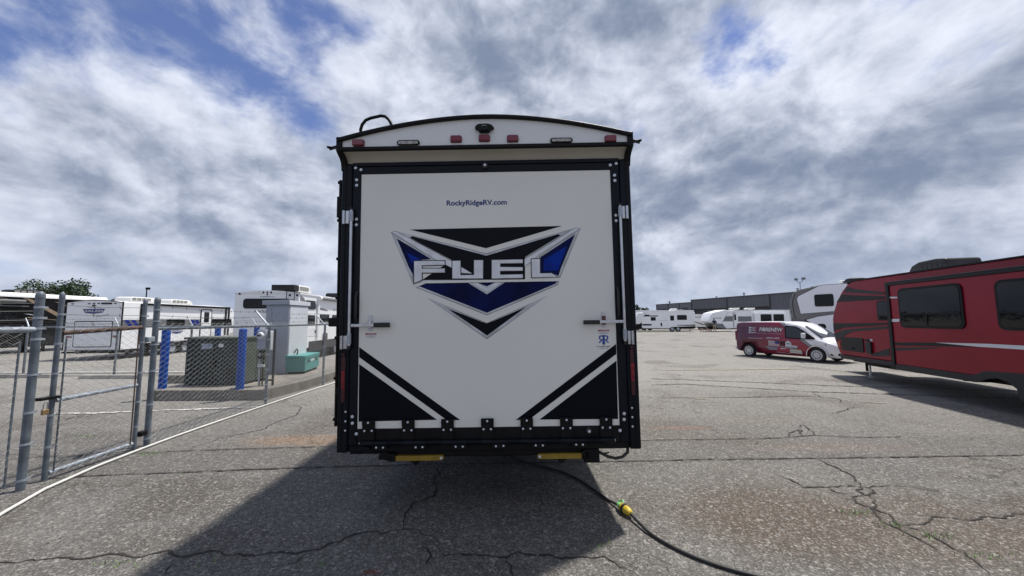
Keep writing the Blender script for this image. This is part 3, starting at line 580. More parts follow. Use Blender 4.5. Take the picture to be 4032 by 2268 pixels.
for i, (w, pts) in enumerate(CRACKS): strip(pts, w * (1.4 if w < 0.0185 else 1.0), 0.004 + 0.0002 * i, 'crack', CRACK, ground, jag=0.020, step=0.035)
for i, (w, pts) in enumerate(SEAMS): strip(pts, w * 1.0, 0.009 + 0.0002 * i, 'paving_seam', CRACK, ground, jag=0.006, step=0.06, taper=False)
for i, (w, pts) in enumerate(FENCE_SEAMS): strip(pts, w, 0.0105 + 0.0002 * i, 'paving_seam', CRACK, ground, jag=0.012, step=0.08)
for i, pts in enumerate(WHITE_LINES): strip(pts, 0.10, 0.0115 + 0.0003 * i, 'painted_line', WLINE, ground, jag=0.004, step=0.06)
for i, pts in enumerate(YELLOW_LINES): strip(pts, (0.14, 0.05, 0.05)[i], 0.0125 + 0.0003 * i, 'painted_line', YLINE, ground, jag=0.006, step=0.06)
strip([(19.5, 33.0), (26, 33.5), (40, 34.5)], 2.6, 0.014, 'concrete_apron', CONC, ground, taper=False, step=1.0)

# weeds in the cracks
wd = MB()
for (x, y, n) in [(2.95, 3.35, 60), (3.25, 3.0, 70), (3.35, 2.75, 40), (3.05, 3.15, 40), (3.5, 2.6, 50), (0.62, 2.90, 22), (-2.75, 2.72, 24), (-2.2, 2.72, 16), (-3.9, 2.68, 16), (-1.35, 2.72, 14), (-4.6, 4.86, 40), (-3.6, 4.27, 16), (-4.85, 6.6, 30), (-6.3, 5.6, 60), (-5.6, 6.6, 40), (-4.75, 4.0, 30), (-0.82, 2.9, 16)]:
    for _ in range(n):
        px, py = x + random.gauss(0, 0.09), y + random.gauss(0, 0.025); h = random.uniform(0.012, 0.04); a = random.uniform(0, 6.28)
        dx, dy = math.cos(a), math.sin(a); lean = random.uniform(0.2, 1.2) * h
        wd.add([(px - dy * 0.003, py + dx * 0.003, 0.002), (px + dy * 0.003, py - dx * 0.003, 0.002), (px + dx * lean, py + dy * lean, h)], [(0, 1, 2)])
tag(wd.build('crack_weeds', GRASS, smooth=False), 'small green weeds sprouting from the asphalt cracks', 'weeds', kind='stuff')
# loose stones
st = MB()
for _ in range(420):
    x = random.uniform(-6, 7); y = 2.3 + 6.5 * random.random() ** 1.6; r = random.uniform(0.003, 0.011)
    c = Vector((x, y, r * 0.5)); pts = [c + Vector((random.uniform(.7, 1.2) * dx, random.uniform(.7, 1.2) * dy, random.uniform(.6, 1.) * dz)) * r for dx, dy, dz in ((1, 0, 0), (0, 1, 0), (-1, 0, 0), (0, -1, 0), (0, 0, 1), (0, 0, -.7))]
    st.add(pts, [(0, 1, 4), (1, 2, 4), (2, 3, 4), (3, 0, 4), (1, 0, 5), (2, 1, 5), (3, 2, 5), (0, 3, 5)])
tag(st.build('loose_gravel', CONCD, smooth=False), 'loose bits of gravel scattered on the asphalt', 'gravel', kind='stuff')

# grass strip behind the red trailer
gs = MB()
for _ in range(9000):
    x = 12.65 + 3.8 * random.random(); y = random.uniform(3.0, 11.2)
    h = random.uniform(0.04, 0.11); a = random.uniform(0, 6.28); dx, dy = math.cos(a) * .012, math.sin(a) * .012
    gs.add([(x - dx, y - dy, 0), (x + dx, y + dy, 0), (x + dx * 4 + random.uniform(-.03, .03), y + dy * 4, h)], [(0, 1, 2)])
tag(gs.build('grass_strip', GRASS, smooth=False), 'strip of green grass seen beneath the red trailer', 'grass', kind='stuff')
soil = MB().add([(12.5, 2.5, 0.006), (16.8, 2.5, 0.006), (16.8, 11.6, 0.006), (12.4, 11.6, 0.006)], [(0, 1, 2, 3)]).build('verge_soil', mat('soil', (0.10, 0.085, 0.05), 0.95, var=0.4, vscale=2), smooth=False)
tag(soil, kind='structure')

# ------------------------------------------------------------------ fence and gate
FX = -4.96


def mesh_fabric(p0, p1, z0, z1, name, parent, pitch=0.060, dia=0.0042, rng=random):
    """woven chain-link: every wire is a real zigzag"""
    a = Vector((p0[0], p0[1], 0)); b = Vector((p1[0], p1[1], 0)); L = (b - a).length; t = (b - a) / L; nn = Vector((-t.y, t.x, 0))
    cols = int(L / pitch); rows = int((z1 - z0) / (pitch * 0.62)); dz = (z1 - z0) / rows; mb = MB()
    for c in range(cols):
        pts = []
        for r in range(rows + 1):
            s = (c + (0.5 if ((r + c) % 2) else -0.5) + 0.5) * pitch
            wob = 0.006 * math.sin(c * 0.7 + r * 0.35)
            pts.append(a + t * (s + 0.002 * math.sin(r * .5)) + nn * ((0.0024 if (r + c) % 2 else -0.0024) + wob) + Vector((0, 0, z0 + r * dz)))
        mb.tube(pts, dia / 2, seg=3, cap=False)
    o = mb.build(name, WIRE, parent, smooth=True)
    o['kind'] = 'stuff'
    return o


def post(parent, x, y, r, h, m=GALV, cap=True, bands=(), name='post', lean=(0.0, 0.0)):
    p = MB().tube([(x, y, -0.1), (x + lean[0], y + lean[1], h)], r, 16).build(name, m, parent)
    if cap:
        MB().lathe([(r * 1.06, 0), (r * 1.08, 0.03), (r * 0.9, 0.05), (r * 0.5, 0.068), (0.0, 0.075)], (x + lean[0], y + lean[1], h - 0.015), (0, 0, 1), 16).build('post_cap', m, p)
    for z in bands:
        kx, ky = x + lean[0] * z / h, y + lean[1] * z / h
        mb = MB().lathe([(r * 1.005, -0.011), (r * 1.10, -0.011), (r * 1.10, 0.011), (r * 1.005, 0.011)], (kx, ky, z), (0, 0, 1), 16)
        mb.box(kx + r * 0.2, kx + r * 0.45, ky + r, ky + r + 0.03, z - 0.010, z + 0.010)
        mb.build('tension_band', GALVL, p)
    return p


def rail(parent, p, q, r, m=GALV, name='rail'):
    return MB().tube([p, ((p[0] + q[0]) / 2, (p[1] + q[1]) / 2, (p[2] + q[2]) / 2), q], r, 12).build(name, m, parent)


def barbed(parent, pts, name='barbed_strand', step=0.13):
    P = [Vector(p) for p in pts]; mb = MB(); dense = []
    for a, b in zip(P, P[1:]):
        L = (b - a).length; n = max(3, int(L / 0.25))
        for i in range(n):
            k = i / n; q = a.lerp(b, k); q.z -= 0.05 * L * 0.2 * 4 * k * (1 - k); dense.append(q)
    dense.append(P[-1]); mb.tube(dense, 0.0030, 4, cap=False)
    acc = 0
    for a, b in zip(dense, dense[1:]):
        acc += (b - a).length
        if acc > step:
            acc = 0; t = (b - a).normalized()
            for s in (1, -1):
                d = Vector((random.uniform(-.4, .4), random.uniform(-.4, .4), s)).normalized() * 0.022
                mb.tube([a - d + t * .004 * s, a + d - t * .004 * s], 0.0022, 3, cap=False)
    return mb.build(name, WIRED, parent, smooth=False)


# run right of the gate
fr = thing('chain_link_fence', 'chain-link fence with barbed wire running from the gate alongside the white trailer', 'fence', (0, 0, 0))
hp = post(fr, FX, 5.17, 0.034, 1.96, bands=(0.10, 0.55, 1.0, 1.36, 1.68, 1.84), name='gate_post')
for (y, r) in ((7.59, 0.026), (9.85, 0.026), (12.1, 0.028), (14.4, 0.028)):
    p = post(fr, FX, y, r, 1.56, cap=False, bands=(0.12, 0.4, 0.7, 1.0, 1.3))
    MB().tube([(FX, y, 1.54), (FX - 0.04, y, 1.60), (FX - 0.29, y, 1.88)], [r * 0.95, r * 0.8, r * 0.5], 8).build('barb_arm', GALVL, p)
ys = [5.17, 7.59, 9.85, 12.1, 14.4]
for a, b in zip(ys, ys[1:]): rail(fr, (FX, a, 1.575), (FX, b, 1.575), 0.021, name='top_rail')
for a, b in zip(ys, ys[1:]): mesh_fabric((FX + 0.03, a + (0.05 if a < 6 else 0.0)), (FX + 0.03, b), 0.04, 1.645, 'chain_link_mesh', fr)
for k2, (z, d) in enumerate(((1.67, 0.10), (1.76, 0.18), (1.86, 0.27))):
    barbed(fr, [(FX, 5.17, (1.66, 1.76, 1.90)[k2])] + [(FX - d, y, z) for y in ys[1:]])
# gate
gate = thing('chain_link_gate', 'padlocked chain-link gate with rust-brown top rail', 'gate', (0, 0, 0))
post(gate, FX, 4.07, 0.023, 1.95, bands=(0.35, 0.68, 1.12, 1.44, 1.62, 1.76), name='stile')
post(gate, FX, 5.0, 0.023, 1.93, bands=(0.3, 0.62, 1.0, 1.4, 1.75), name='stile')
rail(gate, (FX, 4.1, 0.07), (FX, 4.97, 0.09), 0.024, GALVL, 'bottom_rail'); rail(gate, (FX, 4.1, 0.83), (FX, 4.97, 0.84), 0.024, GALVL, 'middle_rail')
rail(gate, (FX, 4.1, 1.555), (FX, 4.97, 1.60), 0.026, RUST, 'top_rail')
rail(gate, (FX + 0.02, 4.93, 0.09), (FX + 0.02, 4.925, 1.5), 0.008, RUST, 'tension_bar')
rail(gate, (FX + 0.02, 4.13, 0.09), (FX + 0.02, 4.13, 1.5), 0.008, GALV, 'tension_bar')
mesh_fabric((FX + 0.03, 4.12), (FX + 0.03, 4.95), 0.05, 1.64, 'chain_link_mesh', gate)
MB().box(FX - 0.03, FX + 0.05, 5.03, 5.125, 1.40, 1.47).build('gate_hinge', GALVL, gate, bevel=0.008)
MB().box(FX - 0.03, FX + 0.05, 5.03, 5.125, 0.16, 0.22).build('gate_hinge', BLACKM, gate, bevel=0.008)
for k2, z in enumerate((1.66, 1.76, 1.86)): barbed(gate, [(FX, 4.1, z), (FX, 4.98, z)])
MB().box(FX - 0.02, FX + 0.055, 3.93, 4.1, 0.855, 0.885).build('latch', BLACKM, gate, bevel=0.006)
lk = thing('padlock', 'small brass padlock hanging from the gate latch', 'padlock', (FX + 0.065, 3.965, 0.71))
MB().box(-0.013, 0.013, -0.027, 0.027, 0.0, 0.055).build('lock_body', mat('brass', (0.38, 0.26, 0.13), 0.4, metal=0.6, var=0.2, vscale=20), lk, bevel=0.005)
MB().tube([(0, -0.017, 0.05), (0, -0.017, 0.10), (0, -0.01, 0.125), (0, 0.01, 0.125), (0, 0.017, 0.10), (0, 0.017, 0.05)], 0.005, 8).build('shackle', ZINC, lk)
# run left of the gate
fl = thing('chain_link_fence', 'chain-link fence with pale top rail ending at the fat post left of the gate', 'fence', (0, 0, 0))
post(fl, FX + 0.04, 3.85, 0.034, 1.94, bands=(0.10, 0.45, 0.76, 1.14, 1.50, 1.61, 1.72, 1.83), name='gate_post')
rail(fl, (FX + 0.04, 0.9, 1.60), (FX + 0.04, 3.83, 1.60), 0.028, GALVL, 'top_rail')
rail(fl, (FX + 0.06, 3.71, 0.08), (FX + 0.06, 3.71, 1.48), 0.009, GALV, 'tension_bar')
post(fl, FX + 0.04, 0.9, 0.03, 1.6, cap=False)
mesh_fabric((FX + 0.07, 0.9), (FX + 0.07, 3.76), 0.04, 1.64, 'chain_link_mesh', fl)
for z in (1.70, 1.79, 1.87): barbed(fl, [(FX + 0.04, 0.9, z), (FX + 0.04, 3.82, z)])
# rear run of the compound
fb = thing('chain_link_fence', 'farther chain-link fence behind the compound in front of the parked trailers', 'fence', (0, 0, 0))
xs = [-21.0, -18.4, -15.5, -12.62, -10.25, -8.2]
for x in xs:
    p = post(fb, x, 11.9, 0.03, 1.52, cap=False)
    MB().tube([(x, 11.9, 1.5), (x - 0.03, 11.93, 1.55), (x - 0.24, 12.0, 1.80)], [0.028, 0.02, 0.014], 8).build('barb_arm', GALVL, p)
for a, b in zip(xs, xs[1:]):
    rail(fb, (a, 11.9, 1.51), (b, 11.9, 1.51), 0.021, name='top_rail')
    mesh_fabric((a, 11.87), (b, 11.87), 0.04, 1.56, 'chain_link_mesh', fb, pitch=0.066)
for z, d in ((1.60, 0.1), (1.69, 0.17), (1.78, 0.24)): barbed(fb, [(x - d, 11.95, z) for x in xs], step=0.2)

hose = MB().tube([(-4.05, 2.75, .02), (-4.27, 3.05, .02), (-4.455, 3.393, .02), (-4.66, 3.833, .02), (-4.79, 4.4, .02), (-4.85, 4.978, .02), (-4.885, 5.5, .02), (-4.895, 6.056, .02), (-4.89, 6.8, .02), (-4.88, 7.502, .02), (-4.86, 8.655, .02), (-4.78, 9.959, .02), (-4.7, 12.5, .02)], 0.0145, 10).build('white_hose', PIPEW)
tag(hose, 'long white hose lying on the asphalt along the fence foot', 'hose')
pipe2 = MB().tube([(-20.5, 12.25, .03), (-15, 12.2, .03), (-8.3, 12.15, .03)], 0.025, 8).build('white_pipe', PIPEW)
tag(pipe2, 'thin white pipe on the ground along the rear compound fence', 'pipe')

# ------------------------------------------------------------------ compound
sl = [(-7.72, 8.0), (-5.28, 8.02), (-5.06, 9.2), (-5.04, 14.2), (-9.4, 14.2), (-9.4, 10.2), (-7.72, 10.2)]
slab = MB().prism(lambda a, z, o: (a, z, o), sl, -0.05, 0.22).build('concrete_pad', CONCD, bevel=0.012)
tag(slab, 'raised concrete pad under the transformer and bollards', kind='structure')


def bollard(x, y, label, z=0.22, h=1.28, r=0.076):
    t = thing('bollard', label, 'bollard', (x, y, z), group='blue bollards round the transformer')
    MB().lathe([(r, -0.02), (r, h - 0.02), (r * 0.97, h - 0.006), (r * 0.9, h)], (0, 0, 0), (0, 0, 1), 24).build('sleeve', BOLLARD, t)
    MB().lathe([(r * 0.88, h - 0.004), (r * 0.6, h + 0.012), (0, h + 0.018)], (0, 0, 0), (0, 0, 1), 24).build('dome_cap', BOLLARD, t)
    MB().lathe([(r * 1.015, h * 0.72), (r * 1.02, h * 0.725), (r * 1.02, h * 0.735), (r * 1.015, h * 0.74)], (0, 0, 0), (0, 0, 1), 24).build('sleeve_seam', BOLLARD, t)
    return t


bollard(-7.62, 8.2, 'blue bollard standing left of the green transformer, nearest the gate')
bollard(-5.86, 8.1, 'blue bollard in front of the right corner of the green transformer')
bollard(-8.78, 11.1, 'blue bollard mostly hidden, its top showing above the green transformer')
bollard(-7.62, 11.1, 'blue bollard behind the green transformer beside the meter stand')

tr = thing('transformer_cabinet', 'dark green pad-mounted electrical transformer box behind the fence', 'transformer', (-6.83, 8.57, 0.22))
MB().box(-0.66, 0.66, 0.02, 0.88, 0.0, 1.04).build('body', TRGREEN, tr, bevel=0.012)
MB().prism(lambda a, z, o: (o, a, z), [(-0.03, 1.04), (0.93, 1.04), (0.93, 1.075), (0.5, 1.10), (-0.03, 1.09)], -0.70, 0.70).build('lid', mat('transformer_lid', (0.075, 0.09, 0.07), 0.5, var=0.1), tr, bevel=0.01)
for x0, x1 in ((-0.65, -0.006), (0.006, 0.65)): MB().box(x0, x1, 0.0, 0.019, 0.02, 1.02).build('door', TRGREEN, tr, bevel=0.006)
MB().box(0.03, 0.06, -0.02, 0.0, 0.42, 0.56).build('handle', BLACKM, tr, bevel=0.005)
MB().box(0.6605, 0.672, 0.08, 0.44, 0.05, 1.0).build('side_panel', mat('transformer_side', (0.062, 0.078, 0.058), 0.55, var=0.15), tr, bevel=0.004)
MB().box(0.6605, 0.672, 0.46, 0.84, 0.05, 1.0).build('side_panel', mat('transformer_side', (0.062, 0.078, 0.058), 0.55), tr, bevel=0.004)
MB().box(0.66, 0.70, 0.50, 0.70, 0.0, 0.04).build('foot', BLACKM, tr)
for (a, b, c, d) in ((-0.30, -0.12, 0.82, 0.94), (-0.11, -0.05, 0.83, 0.94), (0.09, 0.20, 0.86, 0.94)):
    MB().box(a, b, -0.004, -0.0005, c, d).build('warning_label', LABELW if a > 0 else mat('label_grey', (0.30, 0.34, 0.42), 0.5, var=0.4, vscale=30), tr)

ms = thing('meter_stand', 'black steel stand carrying a grey electric meter box', 'meter stand', (-5.6, 8.53, 0.22))
for x in (-0.155, 0.155): MB().box(x - 0.018, x + 0.018, 0.0, 0.035, 0, 1.27).build('leg', BLACKM, ms, bevel=0.004)
MB().box(-0.135, 0.135, 0.002, 0.033, 0.10, 0.135).build('crossbar', BLACKM, ms); MB().box(-0.135, 0.135, 0.002, 0.033, 1.20, 1.235).build('crossbar', GALVL, ms)
bx = MB().box(-0.15, 0.03, -0.13, -0.002, 0.82, 1.26).build('meter_box', CABGREY, ms, bevel=0.01)
MB().lathe([(0.075, 0), (0.075, 0.04), (0.062, 0.07), (0.0, 0.075)], (-0.06, -0.131, 1.13), (0, -1, 0), 20).build('meter_dial', CABWHT, bx)
MB().box(-0.11, -0.01, -0.21, -0.207, 1.11, 1.15).build('meter_register', BLACKM, bx)
MB().box(0.045, 0.14, -0.09, -0.002, 0.80, 1.22).build('switch_box', CABWHT, ms, bevel=0.01)
for x in (-0.12, -0.04): MB().tube([(x, -0.05, 0.0), (x, -0.05, 0.82)], 0.016, 8).build('conduit', GALVL if x < -.1 else BLACKM, ms)
for z in (0.42, 0.6, 0.74):
    MB().box(-0.15, -0.01, -0.07, -0.03, z, z + 0.06).build('conduit_clamp', LABELW if z < .5 else BLACKM, ms)

cb = thing('electrical_cabinet', 'tall pale grey electrical cabinet with overhanging roof behind the fence', 'cabinet', (-6.52, 10.31, 0.22))
MB().box(-0.33, 0.32, 0.005, 0.95, 0.0, 1.90).build('body', CABGREY, cb, bevel=0.006)
MB().box(-0.31, -0.17, -0.008, 0.0045, 0.05, 1.86).build('door', CABGREY, cb, bevel=0.004); MB().box(-0.16, 0.31, -0.008, 0.0045, 0.05, 1.86).build('door', CABGREY, cb, bevel=0.004)
MB().box(0.3205, 0.332, 0.03, 0.92, 0.05, 1.86).build('side_panel', CABWHT, cb, bevel=0.004)
MB().prism(lambda a, z, o: (a, o, z), [(-0.41, 1.905), (0.34, 1.905), (0.34, 2.04), (-0.41, 2.02)], -0.06, -0.01).build('roof_fascia', CABGREY, cb, bevel=0.005)
MB().box(-0.40, 0.325, -0.009, 0.99, 1.905, 1.95).build('roof', CABWHT, cb)
MB().box(0.326, 0.355, -0.055, 1.0, 1.90, 2.02).build('roof_side', CABWHT, cb, bevel=0.005)
MB().tube([(0.36, 0.25, 0.55), (0.40, 0.25, 0.62), (0.40, 0.3, 0.66), (0.40, 0.36, 0.6), (0.37, 0.36, 0.45)], 0.018, 8).build('cable_gland', BLACKM, cb)
MB().box(-0.25, -0.15, -0.012, -0.0085, 1.30, 1.40).build('plate_label', LABELW, cb)

jb = thing('job_box', 'teal steel job-site storage chest beside the pale cabinet', 'storage chest', (-5.955, 10.295, 0.22), az=-11)
MB().box(-0.25, 0.24, 0.0, 1.22, 0.06, 0.40).build('body', TEAL, jb, bevel=0.01)
MB().prism(lambda a, z, o: (a, o, z), [(-0.26, 0.405), (0.25, 0.405), (0.25, 0.49), (-0.26, 0.50)], -0.01, 1.23).build('lid', TEAL, jb, bevel=0.01)
for y in (0.1, 1.1): MB().box(-0.2, 0.2, y - 0.05, y + 0.05, 0.0, 0.06).build('skid', BLACKM, jb)
for y in (0.28, 0.92): MB().box(0.2405, 0.246, y - 0.07, y + 0.07, 0.28, 0.36).build('handle_recess', BLACKM, jb, bevel=0.004)
MB().box(0.2405, 0.246, 0.46, 0.74, 0.30, 0.35).build('nameplate', LABELW, jb)

for (x0, x1, y, lab) in ((-15.5, -13.9, 11.35, 'concrete wheel stop beyond the fence at far left'), (-12.75, -11.0, 11.1, 'concrete wheel stop beyond the gate in front of the white trailer')):
    w = MB().prism(lambda a, z, o: (o, a, z), [(y - 0.09, 0), (y + 0.09, 0), (y + 0.06, 0.11), (y - 0.06, 0.11)], x0, x1).build('wheel_stop', CONC, bevel=0.012)
    tag(w, lab, 'wheel stop')

# ------------------------------------------------------------------ the toy hauler in front of the camera
th = thing('toy_hauler_trailer', 'tall off-white toy hauler trailer with blue winged emblem on its closed ramp door', 'trailer')
_ex = Vector((1.0, -0.0070, 0.0114)).normalized()
_ez0 = Vector((-0.0114, -0.0070, 1.0)).normalized()
_ey = _ez0.cross(_ex).normalized(); _ez = _ex.cross(_ey)
_o = Vector((0, 0, 1.68)) + _ex * -0.2375 + _ey * 3.22 - _ez * 1.68
th.matrix_world = Matrix(((_ex.x, _ey.x, _ez.x, _o.x), (_ex.y, _ey.y, _ez.y, _o.y), (_ex.z, _ey.z, _ez.z, _o.z), (0, 0, 0, 1)))
PB = plane_B(0.0)


def arc(hw, z0, peak, n=28, up=True):
    pts = []
    for i in range(n + 1):
        x = -hw + 2 * hw * i / n; u = x / hw
        pts.append((x, z0 + (peak - z0) * (1 - abs(u) ** 1.85)))
    return pts


HWD = 1.265
shell = MB().prism(lambda a, z, o: (a, o, z), [(-HWD, 0.60)] + arc(HWD, 3.235, 3.415) + [(HWD, 0.60)], 0.06, 9.6).build('body_shell', RVWHITE, th)
MB().prism(lambda a, z, o: (a, o, z), [(p[0], p[1] + 0.004) for p in arc(HWD, 3.235, 3.415)] + [(p[0], p[1] + 0.03) for p in reversed(arc(HWD + .01, 3.235, 3.415))], 0.05, 9.6).build('roof_skin', RVROOF, shell)
for s in (-1, 1):
    MB().prism(lambda a, z, o: (s * (HWD + o), a, z), [(0.05, 0.62), (9.5, 0.62), (9.5, 1.1), (4.0, 1.25), (0.05, 1.5)], 0.001, 0.006).build('side_graphic', RVBLK, shell)
    # corner post, black, full height
    x0, x1 = (-1.278, -1.184) if s < 0 else (1.184, 1.278)
    MB().box(x0, x1, -0.035, 0.12, 0.565, 3.06).build('corner_post', NAVY, th, bevel=0.012)
    MB().box(x0 + 0.03 if s < 0 else x1 - 0.042, x0 + 0.042 if s < 0 else x1 - 0.03, -0.041, -0.0355, 0.58, 3.05).build('trim_bead', BLACK, th, bevel=0.002)
    # visor end plate
    xx = (-1.285, -1.236) if s < 0 else (1.236, 1.285)
    MB().prism(lambda a, z, o: (o, a, z), [(-0.140, 3.262), (-0.140, 3.135), (-0.115, 3.118), (-0.075, 3.098), (-0.050, 3.07), (-0.038, 3.03), (-0.036, 3.0), (0.10, 3.0), (0.10, 3.262)], *xx).build('visor_end', BLACK, th, bevel=0.006)
MB().box(-1.184, 1.184, -0.012, 0.06, 0.565, 0.62).build('rear_sill', BLACKM, th, bevel=0.006)
cap = MB().prism(PB, [(-1.245, 3.16)] + arc(1.245, 3.238, 3.412) + [(1.245, 3.16)], 0.0, 0.12).build('rear_cap', CAPWHITE, th, bevel=0.004)
out = arc(1.285, 3.246, 3.437); inn = [(p[0] * 0.992, p[1] - 0.030) for p in out]
MB().prism(PB, out + list(reversed(inn)), -0.02, 0.150).build('roof_edge_trim', BLACK, th, bevel=0.006)
MB().box(-1.240, 1.240, -0.138, -0.09, 3.140, 3.172).build('cap_trim', BLACK, th, bevel=0.007)
MB().prism(lambda a, z, o: (o, a, z), [(-0.120, 3.150), (-0.118, 3.142), (-0.085, 3.136), (-0.055, 3.125), (-0.030, 3.108), (-0.015, 3.09), (-0.010, 3.072), (0.05, 3.072), (0.05, 3.150)], -1.237, 1.237).build('cove_panel', COVEMAT, th)
MB().box(-1.184, 1.184, -0.030, 0.05, 3.040, 3.074).build('header_trim', NAVY, th, bevel=0.004)
# lights on the cap
for (a, b) in MARKERS:
    o = MB().prism(PB, rrect(a[0], a[1], b[0], b[1], 0.012), 0.121, 0.150).build('marker_light', RED, th, bevel=0.008)
    MB().prism(PB, rrect(a[0] - .003, a[1] + .003, b[0] + .003, b[1] - .003, 0.012), 0.1202, 0.126).build('lens_base', RED, o)
for (a, b) in LOAD:
    o = MB().prism(PB, rrect(a[0], a[1], b[0], b[1], 0.024), 0.1202, 0.136).build('load_light', BLACK, th, bevel=0.004)
    MB().prism(PB, rrect(a[0] + .012, a[1] - .010, b[0] - .012, b[1] + .006, 0.012), 0.1365, 0.142).build('lens', CLEARL, o, bevel=0.003)
co = MB().prism(PB, CAMERA, 0.1202, 0.165).build('rear_camera', BLACK, th, bevel=0.008)
cx = sum(p[0] for p in CAMERA) / len(CAMERA); cz = sum(p[1] for p in CAMERA) / len(CAMERA)
MB().box(cx - 0.035, cx + 0.035, -0.172, -0.1655, cz - 0.03, cz - 0.002).build('lens_window', GLASS, co, bevel=0.003)
MB().box(cx - 0.02, cx + 0.02, -0.178, -0.1655, cz + 0.003, cz + 0.010).build('lens_hood', ACGREY, co)
for pts in SPOUTS:
    MB().prism(PB, pts + [(pts[0][0], pts[0][1] + 0.014)], 0.05, 0.10).build('gutter_spout', BLACK, th, bevel=0.003)
MB().tube([(p[0], -0.10, p[1]) for p in HOOP], 0.0135, 10).build('ladder_hoop', BLACKM, th)
# ladder folded on the left side wall
lx = -1.368
for y in (0.14, 0.42): MB().tube([(lx, y, 0.74), (lx, y, 1.4), (lx, y, 2.98)], 0.014, 10).build('ladder_rail', BLACKM, th)
for z in (0.80, 1.16, 1.52, 1.88, 2.24, 2.60, 2.96):
    MB().box(lx - 0.016, lx + 0.016, 0.125, 0.435, z - 0.008, z + 0.010).build('ladder_rung', BLACKM, th, bevel=0.004)
    MB().box(lx - 0.025, -1.27, 0.128, 0.150, z - 0.014, z + 0.012).build('ladder_bracket', BLACKM, th, bevel=0.004)
MB().box(lx - 0.022, -1.30, 0.11, 0.17, 2.62, 2.82).build('ladder_latch', BLACKM, th, bevel=0.008)
MB().box(-1.44, -1.31, 0.10, 0.17, 1.62, 1.70).build('side_lamp', BLACKM, th, bevel=0.012)
MB().box(-1.36, -1.28, 0.10, 0.17, 1.02, 1.08).build('ladder_foot', BLACKM, th, bevel=0.008)

# ramp door with its own frame and hardware
PX0, PX1, PZ0, PZ1 = -1.110, 1.107, 0.757, 2.971
door = MB().box(PX0, PX1, -0.018, 0.055, PZ0, PZ1).build('ramp_door', DOORSKIN, th, bevel=0.003)
tag(door, 'off-white ramp door panel with emblem and black corner stripes')
for (a, b, c, d) in ((-1.181, PX0 - 0.001, 0.625, 3.037), (PX1 + 0.001, 1.181, 0.625, 3.037)):
    MB().box(a, b, -0.026, 0.05, c, d).build('door_frame', NAVY, door, bevel=0.004)
MB().box(PX0 - 0.0005, PX1 + 0.0005, -0.024, 0.05, PZ1 + 0.001, 3.037).build('door_frame', NAVY, door, bevel=0.004)
MB().box(PX0 - 0.0005, PX1 + 0.0005, -0.024, 0.05, 0.625, PZ0 - 0.001).build('door_frame', BLACKM, door, bevel=0.004)


def bolt_mesh(r, h):
    return MB().lathe([(r * 1.0, 0.0), (r * 1.0, h * 0.3), (r * 0.75, h * 0.45), (r * 0.55, h * 0.5), (r * 0.5, h), (r * 0.15, h * 1.0), (0, h * 0.8)], (0, 0, 0), (0, -1, 0), 14)


b0 = None
for (x, z) in BIG_BOLTS:
    if b0 is None: b0 = bolt_mesh(0.0135, 0.010).build('bolt', BOLTM, th); b0.location = (x, -0.028, z)
    else: dup(b0, th, (x, -0.028 if abs(x) < 1.18 else -0.037, z))
s0 = None
for (x, z) in SMALL_BOLTS:
    if s0 is None: s0 = bolt_mesh(0.0085, 0.008).build('bolt', BOLTM, th); s0.location = (x, -0.037, z)
    else: dup(s0, th, (x, -0.037 if z > .7 or abs(x) > 1.1 else -0.062, z))
for (x, z) in RAISED_BOLTS:
    o = MB().lathe([(0.028, 0), (0.028, 0.02), (0.022, 0.026), (0, 0.028)], (x, -0.025, z), (0, -1, 0), 16).build('bumper_stop', RUBBER, th)
    q = bolt_mesh(0.012, 0.01).build('bolt', BOLTM, o); q.location = (x, -0.054, z)
# hinge line
tz = 0.648
MB().tube([(TUBE[0][0], -0.052, tz), (0, -0.052, tz), (TUBE[1][0], -0.052, tz)], 0.0165, 14).build('hinge_rod', NAVY, th)
for x in (TUBE[0][0] - 0.004, TUBE[1][0] + 0.001): MB().lathe([(0.0135, 0), (0.0135, 0.004)], (x, -0.052, tz), (1, 0, 0), 12).build('rod_end', ZINC, th)
h0 = None
for (x, z) in HINGES:
    x = round(x, 3)
    if h0 is None:
        m1 = MB().box(-0.053, 0.053, -0.041, -0.026, 0.668, 0.833)
        h0 = m1.build('ramp_hinge', BLACKM, th, bevel=0.003); h0.location = (x, 0, 0)
        parts = [MB().box(-0.053, 0.053, -0.047, -0.0415, 0.795, 0.833).build('hinge_strap', BLACKM, h0, bevel=0.002),
                 MB().lathe([(0.021, -0.05), (0.022, -0.048), (0.022, 0.048), (0.021, 0.05)], (0, -0.052, tz), (1, 0, 0), 14).build('knuckle', NAVY, h0)]
        for (bx_, bz) in ((0, 0.815), (-0.032, 0.747), (0.030, 0.747)):
            q = bolt_mesh(0.009, 0.009).build('bolt', BOLTM, h0); q.location = (bx_, -0.048 if bz > .8 else -0.042, bz); parts.append(q)
    else:
        c = dup(h0, th, (x, 0, 0))
        for p in parts: dup(p, c, tuple(p.location))
for (a, b) in SPRINGS:
    pts = []; n = 11; x0, x1 = a[0], b[0]
    for i in range(n * 8 + 1):
        an = 2 * math.pi * i / 8; pts.append((x0 + (x1 - x0) * i / (n * 8), -0.052 + 0.0215 * math.cos(an), tz + 0.0215 * math.sin(an)))
    MB().tube(pts, 0.0035, 5).build('torsion_spring', NAVY, th)
for i in range(6):
    x = 0.5 * (SMALL_BOLTS[6 + 2 * i][0] + SMALL_BOLTS[7 + 2 * i][0])
    MB().box(x - 0.062, x + 0.062, -0.055, -0.013, 0.592, 0.640).build('hinge_leaf', BLACKM, th, bevel=0.003)
